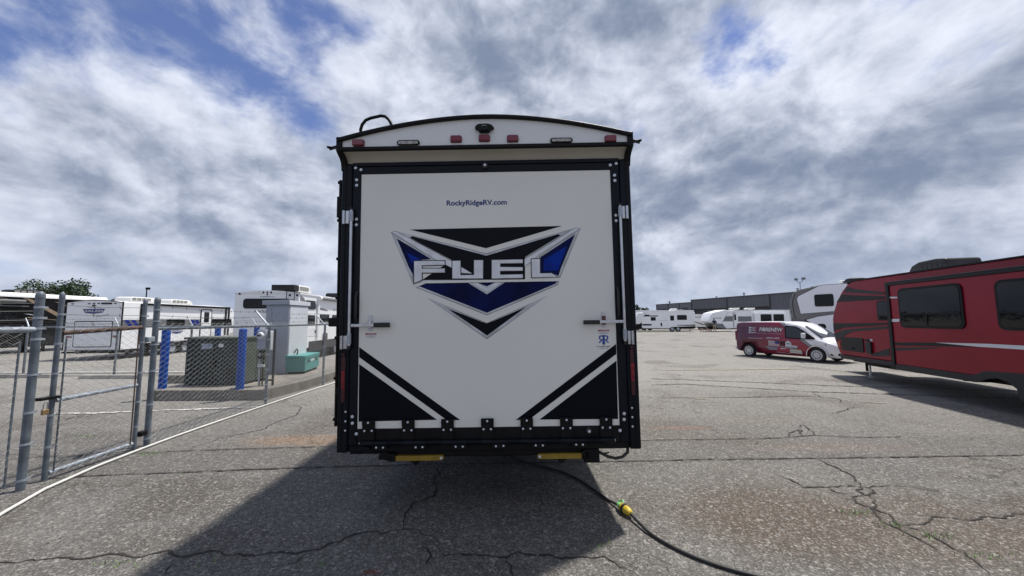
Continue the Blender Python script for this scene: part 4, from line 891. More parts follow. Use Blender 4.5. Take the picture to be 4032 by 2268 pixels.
# latches
for k2 in (0, 1):
    (hx, hz1), (_, hz0) = HASP[k2]; s = -1 if k2 == 0 else 1
    pl_ = MB().prism(PB, rrect(hx - 0.019, hz0, hx + 0.019, hz1, 0.019, 5), 0.0185, 0.026).build('latch_hasp', ZINC, th, bevel=0.002)
    zc = 0.5 * (LATCH_BAR[k2][0][1] + LATCH_BAR[k2][1][1])
    MB().prism(PB, rrect(hx - 0.014, zc - 0.026, hx + 0.014, zc + 0.05, 0.006), 0.0265, 0.048).build('keeper', ZINC if k2 == 0 else mat('rust_red', (0.11, 0.03, 0.025), 0.6, var=0.3), pl_, bevel=0.004)
    for zz in (hz0 + 0.016, hz1 - 0.016):
        q = bolt_mesh(0.0095, 0.009).build('bolt', BOLTM, pl_); q.location = (hx, -0.027, zz)
    (ax_, az_), (bx_, bz_) = LATCH_BAR[k2]
    xa, xb = sorted((ax_, bx_))
    bar = MB().box(xa, xb, -0.068, -0.052, zc - 0.013, zc + 0.013).build('latch_bar', ZINC, th, bevel=0.003)
    (g0, gz1), (g1, gz0) = LATCH_GRIP[k2]
    MB().box(min(g0, g1), max(g0, g1), -0.073, -0.047, gz0 - 0.001, gz1 + 0.001).build('grip', RUBBER, bar, bevel=0.005)
    px_ = LATCH_BAR[k2][0][0] + 0.012 if k2 == 0 else LATCH_BAR[k2][1][0] - 0.035
    q = bolt_mesh(0.012, 0.012).build('pivot', BOLTM, bar); q.location = (px_, -0.069, zc)
    # lock rod and its brackets
    (rx, rz1), (rx2, rz0) = ROD[k2]
    rx = 0.5 * (rx + rx2)
    rod = MB().tube([(rx, -0.058, rz0), (rx, -0.058, 0.5 * (rz0 + rz1)), (rx, -0.058, rz1)], 0.0125, 12).build('lock_rod', ZINC, th)
    for zz in (rz0 + 0.02, rz1 - 0.10): MB().lathe([(0.0175, 0), (0.0175, 0.085)], (rx, -0.058, zz), (0, 0, 1), 12).build('rod_sleeve', GALVL, rod)
    MB().lathe([(0.012, 0), (0.014, 0.03)], (rx, -0.058, rz1 - 0.012), (0, 0, 1), 10).build('rod_tip', RUBBER, rod); MB().lathe([(0.012, 0), (0.014, 0.03)], (rx, -0.058, rz0 - 0.026), (0, 0, 1), 10).build('rod_tip', RUBBER, rod)
    gp = [(s * 1.128, -0.026, 1.66), (s * 1.128, -0.05, 1.70), (s * 1.122, -0.062, 1.78), (s * 1.128, -0.05, 1.88), (s * 1.128, -0.026, 1.92)]
    MB().tube(gp, 0.011, 8).build('grab_handle', RUBBER, th)
for (a, b) in BRACKETS:
    x0, x1 = sorted((a[0], b[0])); z0, z1 = sorted((a[1], b[1])); s = -1 if x0 < 0 else 1
    xm = x0 + 0.030 if s < 0 else x1 - 0.030
    o = MB().box(x0 if s > 0 else xm, x1 if s < 0 else xm, -0.062, -0.0355, z0, z1).build('keeper_bracket', ZINC, th, bevel=0.006)
    MB().lathe([(0.013, 0), (0.013, z1 - z0)], ((x0 + 0.014) if s < 0 else (x1 - 0.014), -0.054, z0), (0, 0, 1), 12).build('bracket_pin', ZINC, o)
# tail lights
for (a, b) in TAIL:
    x0, x1 = sorted((a[0], b[0])); z0, z1 = sorted((a[1], b[1])); xm = 0.5 * (x0 + x1); hw = 0.017
    o = MB().prism(PB, rrect(xm - hw, z0, xm + hw, z1, 0.012), 0.0352, 0.048).build('tail_light', mat('dark_red_lens', (0.035, 0.003, 0.008), 0.25, var=0.3, vscale=10), th, bevel=0.005)
    zc = z0 + (z1 - z0) * 0.50
    MB().prism(PB, rrect(xm - hw * .85, zc - 0.075, xm + hw * .85, zc + 0.075, 0.006), 0.0485, 0.053).build('brake_lens', REDTAIL, o, bevel=0.002)
    for i in range(5):
        for base in (z0 + 0.02, zc + 0.09):
            MB().prism(PB, rrect(xm - hw * .8, base + i * 0.028, xm + hw * .8, base + i * 0.028 + 0.02, 0.004), 0.0485, 0.0515).build('lens_segment', mat('mid_red_lens', (0.055, 0.003, 0.010), 0.25), o)
# bumper, stabiliser jacks, frame
MB().box(-0.92, 0.93, 0.02, 0.14, 0.505, 0.562).build('bumper_beam', BLACKM, th, bevel=0.01)
MB().box(0.80, 0.93, -0.02, 0.14, 0.455, 0.565).build('jack_mount', BLACKM, th, bevel=0.008)
MB().prism(PB, [(-0.92, 0.565), (-0.86, 0.565), (-0.80, 0.49), (-0.93, 0.505)], -0.06, 0.02).build('jack_mount', BLACKM, th, bevel=0.005)
for k2, (a, b) in enumerate(JACK_ARMS):
    x0, x1 = sorted((a[0], b[0])); z1, z0 = max(a[1], b[1]), min(a[1], b[1])
    arm = MB().prism(PB, rrect(x0, z0, x1, z1, 0.02, 5), -0.03, 0.012).build('stabiliser_arm', YELLOW, th, bevel=0.004)
    xe = x1 - 0.02 if k2 == 0 else x0 + 0.02; zz = 0.5 * (z0 + z1)
    q = bolt_mesh(0.012, 0.008).build('bolt', BOLTM, arm); q.location = (xe, -0.013, zz)
    xb_ = x0 - 0.02 if k2 == 0 else x1 + 0.01
    MB().box(xb_ - 0.035, xb_ + 0.03, -0.02, 0.04, z0 - 0.002, z1 + 0.02).build('pivot_bracket', BLACKM, arm, bevel=0.004)
    xf = x0 + 0.11 if k2 == 0 else x1 - 0.13; sg = 1 if k2 == 0 else -1
    MB().prism(PB, [(xf, z0 + .01), (xf + 0.09 * sg, z0 + 0.01), (xf + 0.09 * sg, z0 - 0.03), (xf + 0.06 * sg, z0 - 0.045)], -0.06, -0.01).build('jack_foot', BLACKM, arm)
for x in (-0.6, 0.6): MB().box(x - 0.04, x + 0.04, 0.1, 9.5, 0.44, 0.60).build('chassis_beam', BLACKM, th)
MB().box(-1.24, 1.24, 0.13, 9.5, 0.575, 0.605).build('underbelly', BLACKM, th)
for y in (4.6, 5.5):
    for s in (-1, 1): wheel(th, (s * 1.02, y, 0.36), 0.36, 0.21, s, spokes=False)
    MB().tube([(-1.0, y, 0.36), (1.0, y, 0.36)], 0.045, 8).build('axle', BLACKM, th)
MB().box(-0.35, 0.35, 9.4, 10.6, 0.46, 0.56).build('tongue', BLACKM, th)
MB().tube([(0, 10.4, 0.02), (0, 10.4, 0.8)], 0.04, 10).build('tongue_jack', BLACKM, th)
MB().box(-1.06, -0.98, -0.02, 0.06, 0.565, 0.60).build('cable_cover', NAVY, th)
MB().prism(PB, [(-1.13, 0.588), (-1.07, 0.622), (-1.0, 0.618), (-0.99, 0.598), (-1.02, 0.588)], 0.012, 0.05).build('hinge_cover', NAVY, th, bevel=0.004)
MB().prism(PB, [(-1.17, 0.562), (-0.93, 0.562), (-0.93, 0.548), (-1.17, 0.548)], -0.02, 0.01).build('licence_bracket', NAVY, th)
MB().tube([(0.93, 0.02, 0.53), (1.0, 0.0, 0.50), (1.06, -0.01, 0.485), (1.12, -0.01, 0.495), (1.17, 0.0, 0.53), (1.19, 0.05, 0.60)], 0.013, 8).build('hanging_cable', RUBBER, th)
MB().tube([(0.90, 0.03, 0.52), (0.97, 0.02, 0.515), (1.02, 0.03, 0.52)], 0.006, 6).build('hanging_cable', RUBBER, th)

# graphics on the door
D0 = 0.0188
for i, p in enumerate(STRIPES): MB().prism(PB, p, D0, D0 + 0.0008).build('stripe', PRINTBLK, door, smooth=False)
for (a, b) in LABELS:
    x0, x1 = sorted((a[0], b[0])); z0, z1 = sorted((a[1], b[1]))
    o = MB().prism(PB, [(x0, z0), (x1, z0), (x1, z1), (x0, z1)], D0, D0 + 0.0006).build('warning_label', LABELW, door, smooth=False)
    MB().prism(PB, [(x0, z1 - 0.013), (x1, z1 - 0.013), (x1, z1), (x0, z1)], D0 + 0.0008, D0 + 0.0012).build('label_band', LABELR, door, smooth=False)
    lettering('DANGER', PB, x0 + 0.022, x1 - 0.008, z1 - 0.0115, z1 - 0.0025, D0 + 0.0014, LABELW, door, depth=0.0003)
    lettering('Latch pin', PB, x0 + 0.022, x1 - 0.022, z0 + 0.014, z0 + 0.020, D0 + 0.0008, BLACK, door, depth=0.0003)
    lettering('Secure door', PB, x0 + 0.016, x1 - 0.016, z0 + 0.003, z0 + 0.009, D0 + 0.0008, BLACK, door, depth=0.0003)
lettering('RockyRidgeRV.com', PB, WEB[0][0], WEB[1][0], WEB[0][1], WEB[2][1], D0, BLUETXT, door, bold=0.030, depth=0.0006)
# dealer badge: two back-to-back letters over a point
(x0, z1), (x1, z0) = RR_BOX
w_ = x1 - x0; h_ = z1 - z0
U = lambda pts: [(x0 + w_ * a, z0 + h_ * b) for a, b in pts]
BADGE = mat('badge_blue', (0.012, 0.05, 0.30), 0.35)
for sgn in (1, -1):
    f = (lambda a: a) if sgn > 0 else (lambda a: 1 - a)
    for pts in ([(.535, .05), (.535, 1), (.60, 1), (.60, .16)], [(.605, .97), (.80, .97), (.92, .86), (.92, .66), (.84, .54), (.76, .50), (1.0, .26), (.84, .26), (.605, .50), (.605, .58), (.74, .60), (.80, .70), (.78, .82), (.72, .86), (.605, .86)]):
        MB().prism(PB, U([(f(a), b) for a, b in pts]), D0, D0 + 0.0006).build('badge', BADGE, door, smooth=False)
MB().prism(PB, U([(.47, 1.0), (.53, 1.0), (.53, .05), (.5, 0.0), (.47, .05)]), D0, D0 + 0.0007).build('badge', BADGE, door, smooth=False)
MB().prism(PB, U([(.32, .27), (.46, .30), (.46, .06)]), D0, D0 + 0.0007).build('badge', BADGE, door, smooth=False)
MB().prism(PB, U([(.68, .27), (.605, .29), (.605, .17)]), D0, D0 + 0.0005).build('badge', BADGE, door, smooth=False)
lettering('RockyRidgeRV', PB, RR_TEXT[0][0], RR_TEXT[1][0], RR_TEXT[0][1], RR_TEXT[1][1], D0, PRINTBLK, door, bold=0.02, depth=0.0006)
lettering('Van Buren, AR', PB, RR_TEXT2[0][0], RR_TEXT2[1][0], RR_TEXT2[0][1], RR_TEXT2[1][1], D0, BLUETXT, door, depth=0.0006)
# winged emblem, cut vinyl in layers
lay = [('top', PRINTBLK), ('wingL_o', DARKSIL), ('wingR_o', DARKSIL), ('mid_o', DARKSIL), ('low_o', DARKSIL), ('bot_o', DARKSIL)]
for n, m in lay: MB().prism(PB, LOGO[n], D0, D0 + 0.0006).build('emblem', m, door, smooth=False)
for n in ('wingL_o', 'wingR_o', 'mid_o', 'low_o', 'bot_o'):
    MB().prism(PB, offset_poly(LOGO[n], -0.0055), D0 + 0.0008, D0 + 0.0011).build('emblem', SILVER, door, smooth=False)
for n, m in (('wingL_i', PRINTBLUE), ('wingR_i', PRINTBLUE), ('mid_i', PRINTBLK), ('low_i', PRINTBLUE), ('bot_i', PRINTBLK)):
    MB().prism(PB, offset_poly(LOGO[n], 0.003), D0 + 0.0013, D0 + 0.0015).build('emblem', PRINTBLK, door, smooth=False)
    MB().prism(PB, LOGO[n], D0 + 0.0017, D0 + 0.0020).build('emblem', m, door, smooth=False)
for n in ('wingR_b', 'low_b', 'wingL_b'): MB().prism(PB, LOGO[n], D0 + 0.0022, D0 + 0.0024).build('emblem', PRINTBLUE2 if n != 'low_b' else PRINTBLUE, door, smooth=False)
for n in ('barL', 'barR'):
    MB().prism(PB, offset_poly(LOGO[n], 0.004), D0 + 0.0026, D0 + 0.0028).build('emblem', DARKSIL, door, smooth=False)
    MB().prism(PB, LOGO[n], D0 + 0.0030, D0 + 0.0032).build('emblem', SILVERL, door, smooth=False)
MB().prism(PB, LOGO['v_o'], D0 + 0.0026, D0 + 0.0028).build('emblem', SILVER, door, smooth=False)
MB().prism(PB, LOGO['v_i'], D0 + 0.0030, D0 + 0.0032).build('emblem', SILVERL, door, smooth=False)
MB().prism(PB, LOGO['sep'], D0 + 0.0034, D0 + 0.0036).build('emblem', DOORSKIN, door, smooth=False)
for n in 'FUEL':
    MB().prism(PB, offset_poly(LOGO[n], 0.0060), D0 + 0.0034, D0 + 0.0037).build('lettering', PRINTBLK, door, smooth=False)
    MB().prism(PB, LOGO[n], D0 + 0.0039, D0 + 0.0042).build('lettering', SILVER, door, smooth=False)
    MB().prism(PB, offset_poly(LOGO[n], -0.0040), D0 + 0.0044, D0 + 0.0060).build('lettering', SILVERL, door, bevel=0.0012)

# power cord
CORD = [(-0.35, 5.6), (-0.20, 5.1), (-0.03, 4.7), (0.10, 4.54), (0.24, 4.42), (0.51, 4.24), (0.61, 4.13), (0.71, 3.98), (0.83, 3.7), (0.9, 3.53), (0.945, 3.42)]
CORD2 = [(0.985, 3.31), (1.05, 3.08), (1.13, 2.92), (1.23, 2.79), (1.34, 2.69), (1.5, 2.59), (1.75, 2.48), (2.1, 2.36), (2.5, 2.2)]


def smooth_path(P, n=6):
    P = [Vector(p) for p in P]; out = []
    for i in range(len(P) - 1):
        p0 = P[max(i - 1, 0)]; p1 = P[i]; p2 = P[i + 1]; p3 = P[min(i + 2, len(P) - 1)]
        for j in range(n):
            t = j / n
            out.append(0.5 * ((2 * p1) + (-p0 + p2) * t + (2 * p0 - 5 * p1 + 4 * p2 - p3) * t * t + (-p0 + 3 * p1 - 3 * p2 + p3) * t ** 3))
    out.append(P[-1]); return out


cord = thing('power_cord', 'thick black power cord with yellow and green plug running out from under the toy hauler', 'power cord', (0.96, 3.37, 0))
sh = lambda p, z: (p[0] - 0.96, p[1] - 3.37, z)
path = smooth_path([(*p, 0.014) for p in CORD]); n_ = len(path)
path = [Vector((q.x, q.y, 0.014 + (0.03 * max(0, (i - n_ + 9) / 9)))) for i, q in enumerate(path)]
MB().tube([sh(q, q.z) for q in path], 0.0112, 10).build('cable', RUBBER, cord)
path2 = smooth_path([(*p, 0.014) for p in CORD2]); path2 = [Vector((q.x, q.y, 0.0155 + 0.03 * max(0, (8 - i) / 8))) for i, q in enumerate(path2)]
MB().tube([sh(q, q.z) for q in path2], 0.0122, 10).build('cable', RUBBER, cord)
dv = (Vector(CORD2[0]) - Vector(CORD[-1])); d3 = Vector((dv.x, dv.y, 0)).normalized(); Lp = dv.length
base = Vector((CORD[-1][0] - 0.96, CORD[-1][1] - 3.37, 0.044)) - d3 * 0.03
MB().lathe([(0.014, 0), (0.024, 0.012), (0.030, 0.035), (0.031, 0.062)], base, d3, 16).build('green_connector', PLUGG, cord)
MB().lathe([(0.034, 0.060), (0.036, 0.066), (0.036, 0.080), (0.034, 0.084)], base, d3, 16).build('coupling_ring', PLUGY, cord)
MB().lathe([(0.036, 0.084), (0.041, 0.088), (0.041, 0.108), (0.036, 0.112)], base, d3, 16).build('lock_ring', RUBBER, cord)
MB().lathe([(0.036, 0.112), (0.035, 0.135), (0.028, 0.165), (0.019, 0.182), (0.012, 0.186)], base, d3, 16).build('yellow_connector', PLUGY, cord)
MB().tube([tuple(base + d3 * 0.09 + Vector((0, 0, 0.03))), tuple(base + d3 * 0.05 + Vector((0.012, 0, 0.055))), tuple(base + d3 * 0.02 + Vector((0, 0, 0.03)))], 0.006, 6).build('strap', PLUGG, cord)

# ------------------------------------------------------------------ other trailers
def side_prism(W_): return lambda a, z, o: (o, a, z)


def poly_part(P, parent, poly, m, off=0.002, t=0.006, name='stripe', bevel=0.0):
    return MB().prism(P, poly, off, off + t).build(name, m, parent, smooth=bool(bevel), bevel=bevel)


def running_gear(parent, W_, ys, r=0.33, floor=0.55, length=(0.2, 7.0), rim=None):
    for y in ys:
        for s in (-1, 1): wheel(parent, (s * (W_ / 2 - 0.16), y, r), r, 0.2, s, spokes=False, rimmat=rim)
        MB().tube([(-W_ / 2 + 0.2, y, r), (W_ / 2 - 0.2, y, r)], 0.04, 8).build('axle', BLACKM, parent)
    for x in (-W_ * 0.3, W_ * 0.3): MB().box(x - 0.04, x + 0.04, length[0], length[1], floor - 0.16, floor).build('chassis_beam', BLACKM, parent)
    MB().box(-W_ / 2 + 0.03, W_ / 2 - 0.03, length[0], length[1], floor - 0.02, floor + 0.05).build('underbelly', BLACKM, parent)


def roof_arch(parent, W_, z, peak, y0, y1, m=RVROOF):
    a = arc(W_ / 2, z, peak, 12)
    return MB().prism(lambda x, zz, o: (x, o, zz), a + [(W_ / 2, z - 0.02), (-W_ / 2, z - 0.02)], y0, y1).build('roof', m, parent)


# --- white trailer beyond the gate, rear and right side in view
wt = thing('travel_trailer', 'white travel trailer beyond the gate, rear wall with navy shield logo facing us', 'trailer', (-18.5, 16.4, 0), az=-4.5)
Wd = 2.3; PRt = plane_R(Wd); PRb = plane_B(0)
MB().prism(lambda a, z, o: (o, a, z), [(0.0, 0.42), (1.0, 0.42), (1.0, 0.64), (6.6, 0.64), (7.5, 1.0), (7.65, 1.6), (7.4, 2.3), (7.05, 2.53), (0.0, 2.53)], -Wd / 2, Wd / 2).build('body_shell', RVWHITE, wt, bevel=0.03)
roof_arch(wt, Wd, 2.53, 2.625, 0.0, 7.0)
for x in (-Wd / 2, Wd / 2): MB().box(x - 0.018, x + 0.018, -0.012, 0.03, 0.42, 2.56).build('corner_trim', BLACK, wt)
roofp = arc(Wd / 2 + .01, 2.535, 2.64, 12); MB().prism(PRb, roofp + [(p[0], p[1] - 0.03) for p in reversed(roofp)], -0.01, 0.015).build('roof_trim', BLACK, wt)
for (x, z) in SALEM['lights']: MB().prism(PRb, rrect(x - 0.045, z - 0.02, x + 0.045, z + 0.02, 0.015), 0.002, 0.025).build('marker_light', RVBLK, wt)
(a, b) = SALEM['bar']; MB().prism(PRb, rrect(a[0], a[1], b[0], b[1], 0.03), 0.002, 0.03).build('vent', BLACK, wt)
c = SALEM['cam'][0]; MB().prism(PRb, rrect(c[0] - .06, c[1] - .03, c[0] + .06, c[1] + .03, .03), 0.002, 0.04).build('rear_camera', BLACK, wt)
poly_part(PRb, wt, SALEM['logo'], BLUETXT, name='logo_shield'); poly_part(PRb, wt, offset_poly(SALEM['logo'], 0.02), SILVER, 0.0005, 0.001, 'logo_border')
lettering('SALEM', PRb, SALEM['salem'][0][0], SALEM['salem'][1][0], SALEM['salem'][0][1], SALEM['salem'][1][1], 0.009, LABELW, wt, bold=0.02)
lettering('Platinum', PRb, SALEM['plat'][0][0], SALEM['plat'][1][0], SALEM['plat'][0][1] - .0, SALEM['plat'][0][1] + 0.09, 0.003, RVGREY, wt, shear=0.4, rise=0.10)
lettering('RockyRidgeRV.com', PRb, SALEM['web'][0][0], SALEM['web'][1][0], SALEM['web'][0][1] - .02, SALEM['web'][0][1] + .025, 0.003, BLUETXT, wt)
(a, b) = SALEM['door']
fr_ = rrect(a[0], b[1], b[0], a[1], 0.07); inn_ = rrect(a[0] + .035, b[1] + .035, b[0] - .035, a[1] - .035, 0.05)
o = MB().prism(PRb, fr_, 0.002, 0.014).build('rear_hatch', BLACK, wt); MB().prism(PRb, inn_, 0.0145, 0.02).build('hatch_panel', RVWHITE, o)
for i in (0, 2):
    a, b = SALEM['tail'][i], SALEM['tail'][i + 1]; MB().prism(PRb, rrect(a[0], b[1], b[0], a[1], 0.02), 0.002, 0.03).build('tail_light', RED, wt)
MB().box(-1.05, 1.05, -0.14, -0.05, 0.30, 0.38).build('bumper', BLACKM, wt)
running_gear(wt, Wd, (2.9, 3.75), 0.32, 0.42, (0.1, 7.2))
# right side
MB().box(Wd / 2, Wd / 2 + 0.05, 0.86, 1.14, 0.62, 2.50).build('slide_edge', BLACK, wt)
poly_part(PRt, wt, [(0.02, 1.36), (0.86, 1.36), (0.86, 1.75), (0.02, 1.75)], RVGREY); poly_part(PRt, wt, [(1.15, 1.39), (7.3, 1.39), (7.2, 1.78), (1.15, 1.78)], RVGREY)
for k2 in (0.1, 0.42, 3.9, 4.2): poly_part(PRt, wt, [(k2, 1.74), (k2 + 0.22, 1.74), (k2 + 0.46, 1.45), (k2 + 0.24, 1.45)], PRINTBLUE2, 0.009, 0.004)
window(PRt, wt, 2.35, 1.46, 3.49, 1.78, 0.05); window(PRt, wt, 5.5, 1.44, 7.2, 1.80, 0.05)
dr = MB().prism(PRt, rrect(4.58, 0.72, 5.48, 2.36, 0.09), 0.002, 0.016).build('entry_door', BLACK, wt); MB().prism(PRt, rrect(4.65, 0.78, 5.41, 2.30, 0.06), 0.0165, 0.024).build('door_skin', RVWHITE, dr); MB().prism(PRt, rrect(4.84, 1.6, 5.23, 2.19, 0.04), 0.0245, 0.03).build('pane', GLASS, dr)
MB().tube([(Wd / 2 + .07, 1.1, 2.49), (Wd / 2 + .07, 6.9, 2.49)], 0.055, 10).build('awning_roll', BLACK, wt)
for y in (6.65, 6.92): MB().box(Wd / 2 + 0.002, Wd / 2 + 0.06, y - 0.05, y + 0.03, 0.8, 2.46).build('awning_arm', BLACK, wt)
MB().tube([(Wd / 2 + .10, 5.6, 0.9), (Wd / 2 + .16, 5.75, 0.9), (Wd / 2 + .16, 5.75, 1.3), (Wd / 2 + .10, 5.6, 1.3)], 0.015, 6).build('grab_bar', BLACK, wt)
poly_part(PRt, wt, [(2.6, 1.30), (3.5, 1.30), (3.3, 1.08), (3.0, 1.02), (2.75, 1.08)], BLUETXT, name='logo_shield'); lettering('SALEM', PRt, 2.68, 3.42, 1.13, 1.25, 0.01, LABELW, wt, bold=0.02)
ac_unit((0.2, 1.75), wt, 0.72, 1.5, 0.25, z=2.61); ac_unit((0.2, 4.05), wt, 0.72, 1.5, 0.25, z=2.61)

# --- second white trailer right of it
av = thing('travel_trailer', 'white trailer with wide dark rear window and roof ladder, behind the pale cabinet', 'trailer', (-9.75, 14.7, 0), az=-3.5)
Wd = 2.5; PRt = plane_R(Wd)
MB().prism(lambda a, z, o: (o, a, z), [(0.0, 0.50), (4.5, 0.62), (8.6, 0.62), (9.4, 1.2), (9.3, 2.4), (8.9, 2.78), (0.0, 2.78)], -Wd / 2, Wd / 2).build('body_shell', RVWHITE, av, bevel=0.04)
roof_arch(av, Wd, 2.78, 2.89, -0.02, 8.9)
for (x, z) in AVEN['lights']: MB().lathe([(0.045, 0), (0.04, 0.02), (0, 0.028)], (x, -0.002, z), (0, -1, 0), 12).build('marker_light', RVBLK, av)
c = AVEN['cam'][0]; MB().lathe([(0.03, 0), (0.02, 0.03), (0, 0.03)], (c[0], -0.002, c[1]), (0, -1, 0), 10).build('rear_camera', BLACK, av)
window(PRb, av, -0.894, 2.168, 0.891, 2.556, 0.10)
lettering('RockyRidgeRV.com', PRb, AVEN['web'][0][0], AVEN['web'][1][0], AVEN['web'][0][1], AVEN['web'][1][1] - .005, 0.003, BLUETXT, av, bold=0.01)
lettering('AVENGER', PRb, -0.49, 0.62, 2.012, 2.10, 0.003, RVCHAR, av)
for x in (0.80, 1.10): MB().tube([(x, -0.11, 0.9), (x, -0.11, 2.93)], 0.014, 8).build('ladder_rail', BLACK, av)
for z in (1.2, 1.5, 1.8, 2.1, 2.33, 2.52, 2.93): MB().tube([(0.80, -0.11, z), (1.10, -0.11, z)], 0.012, 8).build('ladder_rung', BLACK, av)
MB().tube([(0.83, -0.09, 2.9), (0.95, 0.0, 2.93), (1.15, 0.08, 2.88)], 0.012, 6).build('grab_bar', BLACK, av)
for s in (-1.02, 0.98): MB().prism(PRb, rrect(s - 0.09, 0.95, s + 0.09, 1.08, 0.03), 0.002, 0.03).build('tail_light', RED, av)
MB().box(-1.1, 1.1, -0.14, -0.05, 0.34, 0.44).build('bumper', BLACKM, av)
running_gear(av, Wd, (3.9, 4.8), 0.34, 0.5, (0.1, 9.0))
for (n, zz) in (('win1', 0), ('win2', 0), ('win3', 0), ('win4', 0)):
    (a, b) = AVEN[n]; window(PRt, av, a[0], b[1], b[0], a[1], 0.07)
poly_part(PRt, av, [(0.05, 2.70), (0.35, 2.60), (0.50, 2.45), (0.05, 2.48)], RVGREY); poly_part(PRt, av, AVEN['st2'], RVGREY); poly_part(PRt, av, [(1.36, 2.40), (1.44, 2.38), (1.44, 2.20), (1.36, 2.22)], RVGREY)
MB().tube([(Wd / 2 + .09, 1.62, 2.66), (Wd / 2 + .09, 8.2, 2.66)], 0.07, 12).build('awning_roll', RVGREY, av)
MB().tube([(Wd / 2 + .09, 1.50, 2.66), (Wd / 2 + .09, 1.66, 2.66)], 0.095, 12).build('awning_end', RVWHITE, av)
MB().box(Wd / 2 + 0.002, Wd / 2 + 0.07, 1.50, 1.68, 0.95, 2.60).build('awning_arm', RVSHADE, av, bevel=0.01)
MB().box(Wd / 2 - 0.01, Wd / 2 + 0.03, -0.01, 8.9, 2.74, 2.79).build('roof_gutter', RVROOF, av)
lettering('AVENGER', PRt, 3.2, 4.6, 2.15, 2.26, 0.003, RVGREY, av)
MB().prism(PRt, rrect(0.55, 1.02, 1.5, 1.36, 0.03), 0.002, 0.01).build('storage_hatch', RVSHADE, av); MB().prism(PRt, rrect(1.38, 1.15, 1.44, 1.27, 0.02), 0.0105, 0.03).build('hatch_lock', BLACK, av)
MB().box(Wd / 2 - 0.02, Wd / 2 + 0.012, 0.9, 8.8, 0.42, 0.80).build('lower_skirt', RVCHAR, av)
MB().box(Wd / 2 + .014, Wd / 2 + 0.09, 2.2, 2.5, 0.55, 1.10).build('utility_box', mat('brown_post', (0.06, 0.05, 0.045), 0.8), av)
o = ac_unit((0.55, 1.15), av, 0.75, 1.1, 0.30, z=2.87); MB().box(0.0, 0.90, 0.25, 0.62, 2.90, 3.14).build('condenser', ACBLACK, av, bevel=0.01)
ac_unit((0.5, 5.5), av, 0.75, 1.2, 0.28, m=ACBLACK, z=2.87)

# --- dark trailer at far left
dk = thing('fifth_wheel_trailer', 'long black trailer with tan swooshes and white roof edge at far left behind the fence', 'trailer', (-27.6, 19, 0), az=0)
Wd = 2.4; PRt = plane_R(Wd)
MB().prism(lambda a, z, o: (o, a, z), [(-9, 0.40), (3.0, 0.40), (3.6, 0.9), (5.6, 1.2), (5.9, 2.2), (5.4, 3.0), (5.0, 3.07), (-9, 3.07)], -Wd / 2, Wd / 2).build('body_shell', DARKRV, dk, bevel=0.04)
roof_arch(dk, Wd, 3.09, 3.20, -9.0, 5.1)
MB().prism(lambda a, z, o: (a, o, z), [(Wd / 2 - 0.25, 3.24), (Wd / 2 - 0.10, 3.235), (Wd / 2 + 0.03, 3.10), (Wd / 2 + 0.04, 3.0), (Wd / 2 - 0.02, 3.0), (Wd / 2 - 0.25, 3.12)], -9, 5.1).build('roof_edge', RVROOF, dk)
for pts in ([(0.85, 3.02), (1.1, 3.02), (2.6, 2.15), (2.55, 1.95)], [(2.3, 2.85), (2.5, 2.80), (3.2, 2.5), (3.1, 2.45)], [(-0.2, 3.0), (-.1, 3.0), (0.9, 2.72), (0.85, 2.70)], [(1.5, 2.62), (1.7, 2.6), (2.0, 2.45), (1.9, 2.42)], [(1.2, 1.95), (2.8, 1.75), (2.8, 1.72), (1.2, 1.90)]):
    poly_part(PRt, dk, pts, TAN)
window(PRt, dk, -0.4, 1.75, 0.75, 2.22, 0.08); window(PRt, dk, -3.0, 1.75, -1.6, 2.22, 0.08)
MB().tube([(Wd / 2 + .1, -5, 2.78), (Wd / 2 + .1, 0.95, 2.78)], 0.085, 10).build('awning_roll', RVGREY, dk)
poly_part(PRt, dk, [(-6, 2.50), (1.2, 2.50), (1.2, 2.54), (-6, 2.54)], RVGREY); poly_part(PRt, dk, [(1.0, 2.12), (1.5, 2.02), (1.35, 2.10)], SILVER)
for y in (-2.4, -1.5, -0.6):
    for s in (-1, 1): wheel(dk, (s * 1.04, y, 0.38), 0.38, 0.22, s, spokes=False)
MB().box(-1.1, 1.1, -8.8, 3.0, 0.32, 0.41).build('underbelly', BLACKM, dk)
ac_unit((0.0, 1.9), dk, 0.7, 1.6, 0.30, m=ACBLACK, z=3.17); ac_unit((0.3, -0.9), dk, 0.7, 0.9, 0.32, m=ACBLACK, z=3.17)
for y in (2.0, 2.9): MB().box(-0.05, 0.05, y, y + 0.1, 0.0, 0.42).build('landing_leg', BLACKM, dk)

# --- red trailer at right
az_ = 11.0
rg = Vector((math.cos(R(az_)), -math.sin(R(az_)), 0)); Wd = 2.4
org = Vector((9.75, 10.9, 0)) + rg * (Wd / 2)
rt = thing('travel_trailer', 'red travel trailer with black stripes and a slide-out at the right edge', 'trailer', tuple(org), az=az_)
PL = plane_L(Wd)
nose = [(-0.45, 2.735), (-0.24, 2.66), (0.014, 2.47), (0.288, 2.167), (0.448, 1.875), (0.522, 1.676), (0.536, 1.344), (0.496, 1.048), (0.398, 0.825), (0.32, 0.669), (0.27, 0.60)]
rshell = MB().prism(lambda a, z, o: (o, a, z), [(-8.0, 0.60)] + [(-8.0, 2.735)] + nose, -Wd / 2, Wd / 2).build('body_shell', RVRED, rt, bevel=0.03)
MB().prism(lambda a, z, o: (o, a, z), [(-8.05, 0.48), (0.25, 0.49), (0.30, 0.598), (-8.05, 0.598)], -Wd / 2 - 0.012, Wd / 2 + 0.012).build('lower_skirt', RVCHAR, rt, bevel=0.01)
roof_arch(rt, Wd, 2.74, 2.80, -8.0, -0.45)
